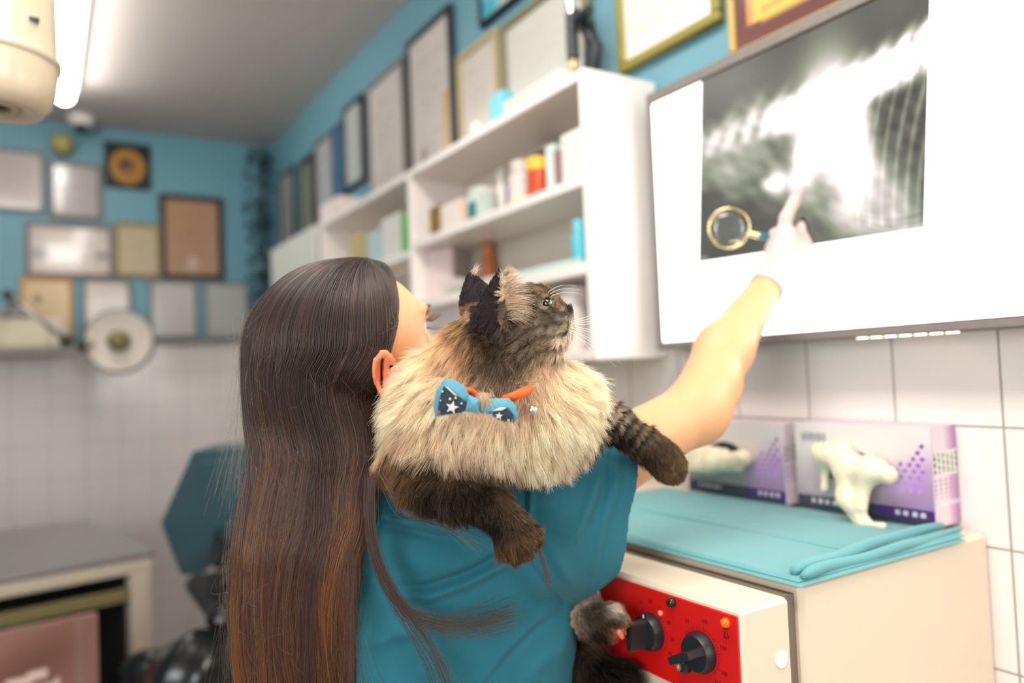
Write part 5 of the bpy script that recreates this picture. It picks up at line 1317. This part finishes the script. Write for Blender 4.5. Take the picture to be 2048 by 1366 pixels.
# ---- coat colours: anchor points (px x, px y, depth, radius px, root rgb, tip rgb)
cream = (232, 208, 178); crw = (244, 228, 204); tan = (196, 158, 118); brn = (104, 78, 56); dkb = (44, 34, 28); blk = (24, 20, 20); gry = (122, 106, 90); lg = (168, 150, 128)
ANCH = [  # x, y, z, colour, dir(x right, y up, z away), length m
 (1046, 585, .75, (112, 98, 80), (-.3, .6, -.3), .007), (1085, 590, .76, (146, 126, 100), (-.4, .7, -.2), .005), (1110, 605, .765, (128, 104, 74), (-.9, .3, -.1), .003), (1140, 617, .772, (52, 42, 34), (-.9, .2, -.1), .0015),
 (1070, 610, .74, (150, 132, 108), (-.8, .2, -.2), .005), (1080, 640, .735, (118, 102, 86), (-.9, -.1, -.2), .005), (1110, 640, .745, (92, 80, 66), (-.9, -.2, -.2), .003), (1135, 640, .76, (170, 152, 128), (-.6, -.5, -.2), .003), (1140, 660, .765, (226, 208, 186), (-.3, -.9, -.1), .004),
 (1130, 690, .77, (240, 222, 196), (-.3, -1, -.1), .009), (1100, 720, .755, (190, 162, 130), (-.4, -1, -.1), .013), (1095, 690, .74, (160, 138, 112), (-.7, -.7, -.2), .009), (1060, 680, .72, (126, 108, 90), (-.8, -.6, -.2), .009),
 (1040, 650, .72, (130, 112, 92), (-.9, -.3, -.2), .007), (1030, 700, .72, (112, 94, 78), (-.6, -.9, -.2), .013), (1000, 690, .72, (58, 50, 46), (-.5, -1, -.2), .014), (1050, 725, .72, (140, 118, 94), (-.4, -1, -.2), .016),
 (960, 640, .73, (40, 34, 34), (-.5, -.9, -.3), .012), (960, 700, .73, (46, 40, 38), (-.5, -1, -.2), .016), (1015, 745, .72, (104, 84, 68), (-.3, -1, -.2), .017), (975, 740, .72, (70, 59, 52), (-.4, -1, -.2), .018), (930, 620, .78, (150, 120, 88), (-.8, -.7, -.1), .010), (905, 660, .77, (186, 148, 106), (-.8, -.8, -.1), .015),
 (870, 700, .78, (214, 178, 136), (-.8, -.8, -.1), .020), (925, 700, .74, (190, 148, 106), (-.6, -1, -.2), .020), (900, 750, .74, (222, 192, 156), (-.7, -.9, -.2), .022), (820, 730, .79, (228, 200, 168), (-.9, -.5, -.1), .024),
 (790, 780, .80, (236, 212, 184), (-1, -.2, -.1), .026), (780, 850, .80, (226, 200, 170), (-1, -.5, -.1), .027), (850, 760, .74, (240, 220, 194), (-.8, -.7, -.3), .023), (960, 770, .72, (214, 186, 154), (-.4, -1, -.3), .020),
 (1020, 770, .71, (196, 164, 130), (-.1, -1, -.3), .020), (1080, 760, .73, (214, 184, 148), (.3, -.9, -.3), .020), (1130, 760, .76, (238, 214, 180), (.7, -.5, -.2), .023), (1170, 790, .78, (236, 214, 186), (.9, -.3, -.2), .026),
 (1150, 850, .75, (232, 210, 180), (.7, -.8, -.2), .026), (1190, 840, .79, (216, 192, 162), (.9, -.5, -.1), .022), (1070, 850, .71, (236, 214, 184), (.2, -1, -.35), .025), (990, 860, .70, (234, 212, 182), (-.1, -1, -.35), .025), (900, 860, .71, (236, 216, 190), (-.4, -1, -.35), .025),
 (850, 900, .74, (214, 186, 154), (-.5, -.9, -.3), .026), (900, 940, .72, (206, 172, 134), (-.3, -1, -.3), .024), (1000, 930, .71, (236, 214, 186), (0, -1, -.3), .026), (1080, 920, .73, (230, 206, 176), (.3, -1, -.2), .026), (1130, 900, .76, (226, 204, 176), (.6, -.9, -.1), .024),
 (780, 930, .79, (168, 130, 92), (-.8, -.7, -.2), .026), (770, 980, .80, (120, 88, 60), (-.9, -.5, -.1), .024), (840, 980, .76, (36, 27, 22), (-.3, -1, -.3), .020), (820, 960, .78, (128, 98, 68), (-.5, -.9, -.2), .022),
 (900, 985, .73, (30, 23, 20), (.3, -.9, -.3), .014), (950, 1000, .73, (48, 37, 29), (.3, -.9, -.3), .013), (1000, 1010, .72, (78, 60, 44), (.4, -.9, -.2), .010), (1040, 1020, .73, (120, 96, 70), (.6, -.7, -.1), .010), (1010, 1060, .71, (88, 68, 48), (.1, -1, -.1), .008),
 (985, 1060, .73, (40, 32, 26), (-.4, -.9, -.1), .008), (1020, 1095, .71, (98, 74, 52), (0, -1, -.1), .008), (1050, 1070, .73, (112, 86, 60), (.5, -.9, 0), .009), (1010, 1115, .73, (120, 88, 62), (0, -1, 0), .009),
 (1200, 830, .80, (182, 166, 142), (.8, -.4, -.1), .010), (1240, 840, .81, (176, 160, 140), (.9, -.5, -.1), .009), (1280, 870, .83, (150, 132, 112), (.8, -.6, -.1), .008), (1320, 910, .84, (104, 84, 62), (.5, -.9, -.1), .007), (1345, 940, .86, (120, 94, 66), (.3, -1, 0), .006),
 (1230, 880, .83, (46, 38, 32), (.6, -.8, 0), .012), (1300, 930, .85, (70, 54, 40), (.2, -1, 0), .008), (1190, 880, .80, (60, 48, 38), (.5, -.9, 0), .018),
 (1165, 1190, .91, (238, 220, 196), (.2, -1, 0), .012), (1158, 1232, .90, (222, 200, 172), (0, -1, -.1), .011), (1195, 1190, .89, (150, 136, 124), (.5, -.9, 0), .006), (1190, 1225, .86, (90, 80, 64), (.7, -.5, -.1), .008), (1230, 1218, .845, (204, 190, 168), (.8, -.4, -.1), .006),
 (1225, 1245, .85, (60, 52, 42), (.8, -.5, -.1), .006), (1240, 1268, .855, (196, 120, 84), (.6, -.5, 0), .004), (1200, 1275, .86, (48, 36, 28), (.6, -.8, 0), .008), (1165, 1290, .88, (120, 96, 80), (.3, -1, 0), .008), (1150, 1310, .88, (26, 20, 18), (.2, -1, 0), .012),
 (1190, 1330, .87, (14, 11, 10), (.4, -.9, 0), .022), (1240, 1360, .86, (14, 11, 10), (.6, -.8, 0), .022), (1200, 1500, .88, (16, 13, 12), (.1, -1, 0), .02),
 (900, 850, 1.0, (190, 160, 126), (0, -.3, 1), .02), (900, 1150, 1.2, (170, 140, 108), (0, -1, .2), .02), (1050, 1280, .95, (120, 96, 72), (.4, -.9, 0), .015),
]
AC = np.array([C(a[0], a[1], a[2]) for a in ANCH]); ACOL = np.array([sl(a[3]) for a in ANCH]); ADIR = np.array([nrm(a[4]) for a in ANCH]); ALEN = np.array([a[5] for a in ANCH])
def coat(Q):
    out_c = np.empty((len(Q), 3)); out_d = np.empty((len(Q), 3)); out_l = np.empty(len(Q))
    for s_ in range(0, len(Q), 20000):
        q = Q[s_:s_ + 20000]; d2 = ((q[:, None] - AC[None]) ** 2 * np.array([1, 1, .6])).sum(-1)
        dm = np.sqrt(d2.min(1, keepdims=True)) + .004
        w_ = np.exp(-(d2 - d2.min(1, keepdims=True)) / (2 * (dm * .62) ** 2)); w_ /= w_.sum(1, keepdims=True)
        out_c[s_:s_ + 20000] = w_ @ ACOL; out_d[s_:s_ + 20000] = w_ @ ADIR; out_l[s_:s_ + 20000] = w_ @ ALEN
    return out_c, out_d, out_l
def stripes(Q, c):
    px = proj_px(Q); c = c.copy()
    # foreleg bands
    a_ = np.array([1195, 825]); b_ = np.array([1340, 930]); ab = b_ - a_; s_ = ((px - a_) @ ab) / (ab @ ab); m = (s_ > -.05) & (s_ < 1.05) & (np.abs((px - a_) @ np.array([-ab[1], ab[0]]) / np.linalg.norm(ab)) < 60) & (px[:, 0] > 1190)
    band = (np.sin(s_ * 52 + .004 * px[:, 1]) > .25) & m & (s_ < .62); c[band] *= .16
    f = (px[:, 0] > 985) & (px[:, 0] < 1075) & (px[:, 1] > 1015) & (px[:, 1] < 1066) & (Q[:, 2] < .78); st = np.sin((px[:, 1] + .22 * px[:, 0]) * .50); c[f & (st > .45)] *= .3
    # face stripes
    f = (px[:, 0] > 1030) & (px[:, 0] < 1135) & (px[:, 1] > 640) & (px[:, 1] < 720)
    st = np.sin((px[:, 0] * .35 + px[:, 1] * .9) * .30 + 1.2 * np.sin(px[:, 0] * .06)); c[f & (st > .35)] *= .55
    f = (px[:, 0] > 1028) & (px[:, 0] < 1105) & (px[:, 1] < 640) & (px[:, 1] > 560); st = np.sin((px[:, 0] * .5 - px[:, 1] * .8) * .32); c[f & (st > .3)] *= .55
    # line from the eye to the nose, dark muzzle
    d, _, _ = seg_dist(px, [(1098, 614), (1125, 628), (1140, 628)]); c[(d < 5) & (px[:, 0] > 1090)] *= .3
    d, _, _ = seg_dist(px, [(1137, 640), (1137, 658), (1128, 668)]); c[d < 2.2] *= .4
    # near ear: dark back, pale inside
    d, _, _ = seg_dist(px, [(1000, 536), (992, 600), (975, 640)]); near = Q[:, 2] < .80
    m = (px[:, 0] < 1001) & (px[:, 1] < 660) & (px[:, 0] > 940) & near & (px[:, 1] > 530) & ((px[:, 0] > 955) | (px[:, 1] > 610)); c[m] = np.array(sl((36, 30, 30)))
    m = (px[:, 0] >= 1003) & (px[:, 0] < 1040) & (px[:, 1] < 600) & near; c[m] = np.array(sl((206, 178, 146)))
    m = (px[:, 1] < 612 - (px[:, 0] - 915) * .2) & (px[:, 0] < 985) & (px[:, 0] > 905) & (Q[:, 2] > .775); c[m] = np.array(sl((52, 46, 50)))
    return c
cc_, dd_, ll_ = coat(V); cc_ = stripes(V, cc_)
px = proj_px(V)
m_ = (np.hypot(px[:, 0] - 1140, px[:, 1] - 617) < 8) & (V[:, 2] < .80); cc_[m_] = sl((38, 28, 28))
m_ = (np.hypot((px[:, 0] - 1005), (px[:, 1] - 640) * .6) < 8) & (V[:, 2] < .765); cc_[m_] = sl((186, 126, 98))
catm = mat('cat_skin', rough=.9, vc=True, spec=.1)
cbody = organic('body', V, Fq, catm, ct, np.clip(cc_ * .75, 0, 1), normals_flip=True)

# ---- fur strands
rg = np.random.default_rng(5)
def sample(V, Fq, N, n, weight):
    tri = np.concatenate([Fq[:, [0, 1, 2]], Fq[:, [0, 2, 3]]])
    A = np.linalg.norm(np.cross(V[tri[:, 1]] - V[tri[:, 0]], V[tri[:, 2]] - V[tri[:, 0]]), axis=1) / 2
    w_ = np.nan_to_num(A) * weight(V[tri].mean(1), N[tri[:, 0]]); w_ /= w_.sum()
    k = rg.choice(len(tri), n, p=w_); a = rg.random((n, 2)); f = a.sum(1) > 1; a[f] = 1 - a[f]
    T = tri[k]; P = V[T[:, 0]] * (1 - a.sum(1))[:, None] + V[T[:, 1]] * a[:, :1] + V[T[:, 2]] * a[:, 1:]
    nn = N[T[:, 0]] * (1 - a.sum(1))[:, None] + N[T[:, 1]] * a[:, :1] + N[T[:, 2]] * a[:, 1:]
    return P, nn / (np.linalg.norm(nn, axis=1, keepdims=True) + 1e-9)
def wfn(P, n):
    vdir = -P / np.linalg.norm(P, axis=1, keepdims=True); f = (n * vdir).sum(1)
    w_ = np.clip(f + .55, .04, 1.0) ; px = proj_px(P)
    w_ = w_ * np.where(P[:, 2] > 1.0, .25, 1)
    face = (px[:, 0] > 1000) & (px[:, 1] < 700) & (P[:, 2] < .85); w_ = w_ * np.where(face, 2.6, 1)
    legs_ = ((px[:, 1] > 1000) | (px[:, 0] > 1200)); w_ = w_ * np.where(legs_ & (P[:, 2] < .95), 1.7, 1)
    hid = (px[:, 0] < 1140) & (px[:, 1] > 960) & (P[:, 2] > .93); return w_ * np.where(hid, .12, 1)
NF = 230000; K = 7
Pf, Nf = sample(V, Fq, N, NF, wfn)
c_, d_, l_ = coat(Pf); c_ = stripes(Pf, c_); px = proj_px(Pf)
# bald places: nose, eye rim, pink ear fold, the bow
bald = (np.hypot(px[:, 0] - 1142, px[:, 1] - 617) < 7) & (Pf[:, 2] < .8)
bald |= (np.linalg.norm(Pf - EYE, axis=1) < .0080)
rim_ = (np.linalg.norm(Pf - EYE, axis=1) < .0105); c_[rim_] *= .25; l_ = np.where(rim_, .002, l_)
bald |= (np.hypot((px[:, 0] - 1005), (px[:, 1] - 640) * .6) < 6) & (Pf[:, 2] < .765)
# ear backs short
er = (px[:, 1] < 640) & (px[:, 0] < 1003) & (px[:, 0] > 915); l_ = np.where(er, np.minimum(l_, .0035), l_)
erd = er & (px[:, 1] < 600); d_[erd] = np.array([-.1, 1, -.1])
# clumps
def clump(P, cell, seed):
    h_ = np.floor((P + np.random.default_rng(seed).uniform(0, cell, 3) + .003 * np.stack([vnoise(P, 25, seed + k) for k in range(3)], -1)) / cell).astype(np.int64)
    key = (h_[:, 0] * 73856093) ^ (h_[:, 1] * 19349663) ^ (h_[:, 2] * 83492791); u, inv = np.unique(key, return_inverse=True)
    cnt = np.bincount(inv); cen = np.stack([np.bincount(inv, P[:, a]) / cnt for a in range(3)], -1); rnd = np.random.default_rng(seed + 1).normal(size=(len(u), 3)); return cen[inv], rnd[inv], np.random.default_rng(seed + 2).random(len(u))[inv]
cell = .0055
cen, rnd, cr1 = clump(Pf, cell, 31); cen2, rnd2, cr2 = clump(Pf, .020, 77)
T_ = d_ - Nf * (d_ * Nf).sum(1)[:, None]; T_ = T_ / (np.linalg.norm(T_, axis=1, keepdims=True) + 1e-6)
lift = np.clip(.26 + .35 * (l_ / .025), .2, .62)[:, None]
dir0 = nrm(1) if False else T_ * (1 - lift * .5) + Nf * lift + rnd * .14 + rnd2 * .12 * (l_ / .02)[:, None] + rg.normal(0, .10, Pf.shape)
dir0 /= np.linalg.norm(dir0, axis=1, keepdims=True)
dir1 = T_ * 1.0 + Nf * .08 + np.array([0, -.28, 0]) * (l_ / .025)[:, None] + rnd * .22 + rnd2 * .15 + rg.normal(0, .12, Pf.shape); dir1 /= np.linalg.norm(dir1, axis=1, keepdims=True)
L = l_ * rg.uniform(.65, 1.2, NF) * (.85 + .3 * cr1); L[bald] = .0002
s_ = np.linspace(0, 1, K)[None, :, None]
P3 = Pf[:, None] + L[:, None, None] * (dir0[:, None] * (s_ - .5 * s_ ** 2) + dir1[:, None] * .5 * s_ ** 2 * 1.0)
pull = (cen - Pf)[:, None] * (s_ ** 1.6) * .42 * np.clip(L / .012, .2, 1)[:, None, None]
P3 = P3 + pull - Nf[:, None] * .0006 * (1 - s_)
ph = rg.uniform(0, 6.28, (NF, 1)); wob = .0006 * np.clip(L / .02, 0, 1)[:, None] * np.sin(s_[..., 0] * 9 + ph) ; P3 += wob[..., None] * rnd[:, None] * .7
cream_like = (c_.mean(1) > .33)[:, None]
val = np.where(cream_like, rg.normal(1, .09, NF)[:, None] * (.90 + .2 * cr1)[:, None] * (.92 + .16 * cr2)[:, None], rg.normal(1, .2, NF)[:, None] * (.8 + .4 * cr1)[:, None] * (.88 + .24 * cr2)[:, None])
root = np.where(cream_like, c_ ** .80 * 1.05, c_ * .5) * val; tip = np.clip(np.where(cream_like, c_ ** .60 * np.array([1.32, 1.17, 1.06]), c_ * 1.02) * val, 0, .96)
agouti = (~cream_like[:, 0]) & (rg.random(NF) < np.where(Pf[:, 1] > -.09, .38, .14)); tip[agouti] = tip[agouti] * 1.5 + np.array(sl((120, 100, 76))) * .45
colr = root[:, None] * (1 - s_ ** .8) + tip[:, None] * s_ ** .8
wdt = np.interp(L, [.002, .008, .026], [.00013, .00014, .00016])[:, None] * np.linspace(1, .25, K)[None]
fmat = hair_material('cat_fur', .55, 'P')
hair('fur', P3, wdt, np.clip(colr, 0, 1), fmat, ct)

# ---- ear tufts: long pale hairs out of the near ear
n = 620; u = np.linspace(0, 1, 9)[None, :, None]
a_ = rg.uniform(0, 1, n)[:, None]; b_ = rg.uniform(0, 1, n)[:, None]
p0 = C(1004, 545, .745) * (1 - a_) + C(1012, 640, .738) * a_ + np.array([.004, 0, 0]) * b_ * (1 + 1.5 * a_)
dr = np.stack([.55 + .25 * rg.normal(size=n), .55 - .25 * a_[:, 0] + .15 * rg.normal(size=n), -.25 + .2 * rg.normal(size=n)], -1); dr /= np.linalg.norm(dr, axis=1, keepdims=True)
ln = (.010 + .012 * np.sin(a_[:, 0] * 3.0) * rg.uniform(.5, 1.3, n))[:, None, None]
Pt = p0[:, None] + dr[:, None] * ln * u + np.array([.25, -.5, 0]) * ln * u ** 2 * (.2 + a_[:, None])
tc = np.array(sl((238, 214, 186))) * rg.uniform(.65, 1.1, (n, 1, 1)) * np.ones((1, 9, 1)); tc[rg.random(n) < .2] *= .25
hair('ear_tufts', Pt, np.tile(np.linspace(.00016, .00004, 9), (n, 1)), np.clip(tc, 0, 1), fmat, ct)
n = 60; p0 = C(948, 545, .80) + rg.normal(0, .002, (n, 3)); dr = np.array([.5, .8, -.1]) + rg.normal(0, .25, (n, 3)); Pt = p0[:, None] + dr[:, None] * .007 * u
hair('ear_tufts', Pt, np.tile(np.linspace(.00014, .00004, 9), (n, 1)), np.tile(np.array(sl((220, 200, 180))), (n, 9, 1)), fmat, ct)
# ---- whiskers
wh = []
for k in range(11):
    p0 = C(1135 + rg.uniform(-4, 4), 645 + k * 1.6, .757); dx, dy = .95, .25 - .085 * k; l = rg.uniform(.035, .062) ; uu = np.linspace(0, 1, 12)
    dv = nrm((dx, dy, -.15)); wh.append(p0 + dv * l * uu[:, None] + np.array([0, -.010, 0]) * (uu ** 2)[:, None] * (1 if k > 3 else -.6))
for k in range(3):
    p0 = C(1096 + k * 3, 585 + k * 4, .757); uu = np.linspace(0, 1, 12); dv = nrm((.6, .55 - .1 * k, -.1)); wh.append(p0 + dv * .030 * uu[:, None] + np.array([.006, -.014, 0]) * (uu ** 2)[:, None])
wm = hair_material('whisker', .3, 'P')
hair('whiskers', np.array(wh), np.tile(np.linspace(.00022, .00005, 12), (len(wh), 1)), np.tile(np.array([.9, .88, .84]), (len(wh), 12, 1)), wm, ct)
# ---- eye
ey = bpy.data.materials.new('cat_eye'); ey.use_nodes = True; b = ey.node_tree.nodes['Principled BSDF']; b.inputs['Roughness'].default_value = .04; b.inputs['Coat Weight'].default_value = 1
vcn = ey.node_tree.nodes.new('ShaderNodeVertexColor'); vcn.layer_name = 'col'; ey.node_tree.links.new(vcn.outputs['Color'], b.inputs['Base Color'])
m = MB(); m.sphere((0, 0, 0), .0060, 36); ev = m.v[0]; look = nrm((.93, .12, -.18)); a_ = ev @ look / .006
ecol = np.tile(np.array(sl((150, 176, 150))), (len(ev), 1)); ecol[a_ < .62] = sl((16, 18, 18)); ecol[a_ > .97] = sl((10, 12, 12))
Fe = np.array([list(q) for q in m.f]); organic('eye', ev + EYE + np.array([.0002, 0, .0004]), Fe, ey, ct, ecol)
# nose pad
V2, F2 = surfnets(lambda q: union(q, [cone_px(1140, 612, .7735, 5, 1144, 622, .7745, 3.5)], .004), C(1120, 640, .76) * [1, 1, 0] + [0, 0, .755], C(1160, 595, .78) * [1, 1, 0] + [0, 0, .795], .0009)
organic('nose_pad', V2, F2, mat('nose_black', (40, 30, 30), .35), ct)
# toe pad of the hanging hind paw
V2, F2 = surfnets(lambda q: union(q, [cone_px(1238, 1264, .852, 6, 1244, 1274, .853, 5)], .004), C(1215, 1300, .84) * [1, 1, 0] + [0, 0, .835], C(1265, 1245, .86) * [1, 1, 0] + [0, 0, .87], .0012)
organic('toe_pad', V2, F2, mat('pad_orange', (214, 112, 84), .5), ct)

# ---- orange collar, bow tie, bell
oc = mat('orange_collar', (238, 98, 30), .75, bump=.6, bscale=900)
def cw(pts): return [cam2w(C(*p)) for p in pts]
col_ = MB().tube(cw([(900, 775, .74), (940, 784, .714), (958, 794, .765), (1004, 799, .765), (1016, 797, .7085), (1036, 789, .7065), (1060, 778, .725)]), .0042, 12).build('collar', oc, ct, smooth=True)
bt = mat('bow_blue', (84, 150, 170), .6, bump=.5, bscale=1500); nv_ = mat('bow_navy', (20, 44, 58), .65, bump=.4, bscale=1500); starm = mat('bow_star', (206, 196, 190), .6); yel = mat('bow_yellow', (220, 180, 60), .6); redm = mat('bow_red', (196, 40, 40), .6)
bz = .697
bow = slab(dens([(890, 756), (912, 762), (928, 772), (941, 796), (936, 822), (905, 828), (870, 834), (867, 812), (872, 780)]), bz, .003, .004, 'bow_tie', bt, ct)
slab(dens([(962, 799), (990, 797), (1018, 797), (1032, 812), (1036, 832), (1028, 846), (1000, 842), (985, 832), (960, 824)]), bz, .003, .004, 'bow_wing', bt, bow)
slab(dens([(887, 772), (905, 782), (934, 806), (928, 824), (900, 827), (875, 829), (878, 800)]), bz - .0042, .0008, .001, 'bow_patch', nv_, bow)
slab(dens([(985, 824), (1000, 816), (1014, 814), (1026, 828), (1028, 843), (1005, 842), (988, 836)]), bz - .0042, .0008, .001, 'bow_patch', nv_, bow)
slab(dens([(889, 772), (896, 775), (916, 793), (908, 790)], 4), bz - .0062, .0006, .0004, 'bow_fold', starm, bow)
slab(dens([(984, 822), (1000, 815), (1014, 815), (1004, 821)], 4), bz - .0062, .0006, .0004, 'bow_fold', starm, bow)
slab(dens([(936, 790), (950, 796), (960, 799), (957, 826), (944, 825), (931, 822)]), bz - .004, .006, .003, 'bow_knot', bt, bow)
def star(cx, cy, r, rot, m, nm):
    P = [(cx + (r if i % 2 == 0 else r * .42) * math.sin(rot + i * math.pi / 5), cy - (r if i % 2 == 0 else r * .42) * math.cos(rot + i * math.pi / 5)) for i in range(10)]
    slab(P, bz - .0065, .0005, .0002, nm, m, bow)
star(904, 815, 14, .25, starm, 'bow_star'); star(998, 832, 8, .1, starm, 'bow_star')
def dot(cx, cy, r, m): slab([(cx + r * math.cos(a_), cy + r * math.sin(a_)) for a_ in np.linspace(0, 6.28, 12, endpoint=False)], bz - .0065, .0005, .0002, 'bow_dot', m, bow)
dot(900, 798, 2.6, starm); dot(911, 796, 2.5, yel); dot(885, 783, 2.2, yel); dot(881, 801, 1.6, yel); dot(878, 825, 3.5, redm); dot(923, 807, 2, starm); dot(1017, 841, 2.5, yel)
n = 420; u9 = np.linspace(0, 1, 9)[None, :, None]; a_ = rg.random(n)[:, None]; b_ = rg.random((n, 1)); sel = rg.random(n) < .30
p0 = np.where(a_ < .5, C(925, 826, .692) * (1 - 2 * a_) + C(975, 832, .692) * 2 * a_, C(975, 832, .692) * (2 - 2 * a_) + C(1028, 850, .694) * (2 * a_ - 1)) + rg.normal(0, .0012, (n, 3)) + np.array([0, .002, 0]) * b_
p0[sel] = C(968, 788, .694) + rg.normal(0, .0022, (sel.sum(), 3)) * [1.4, .7, .3]
dr = np.stack([rg.normal(.1, .35, n), np.full(n, -1.0), rg.normal(-.1, .12, n)], -1); ln = rg.uniform(.009, .018, n)[:, None, None]
Pt = p0[:, None] + dr[:, None] * ln * u9 + np.array([0, 0, .25]) * ln * u9 ** 2
hair('fur_over_bow', Pt, np.tile(np.linspace(.00014, .00004, 9), (n, 1)), np.clip(np.array(sl((228, 204, 172))) * rg.uniform(.7, 1.3, (n, 1, 1)) * np.ones((1, 9, 1)), 0, 1), fmat, ct)
be = MB().sphere(cam2w(C(1065, 820, .700)), .0042, 20).build('bell', mat('silver_bell', (225, 222, 218), .12, 1.0), ct, smooth=True)
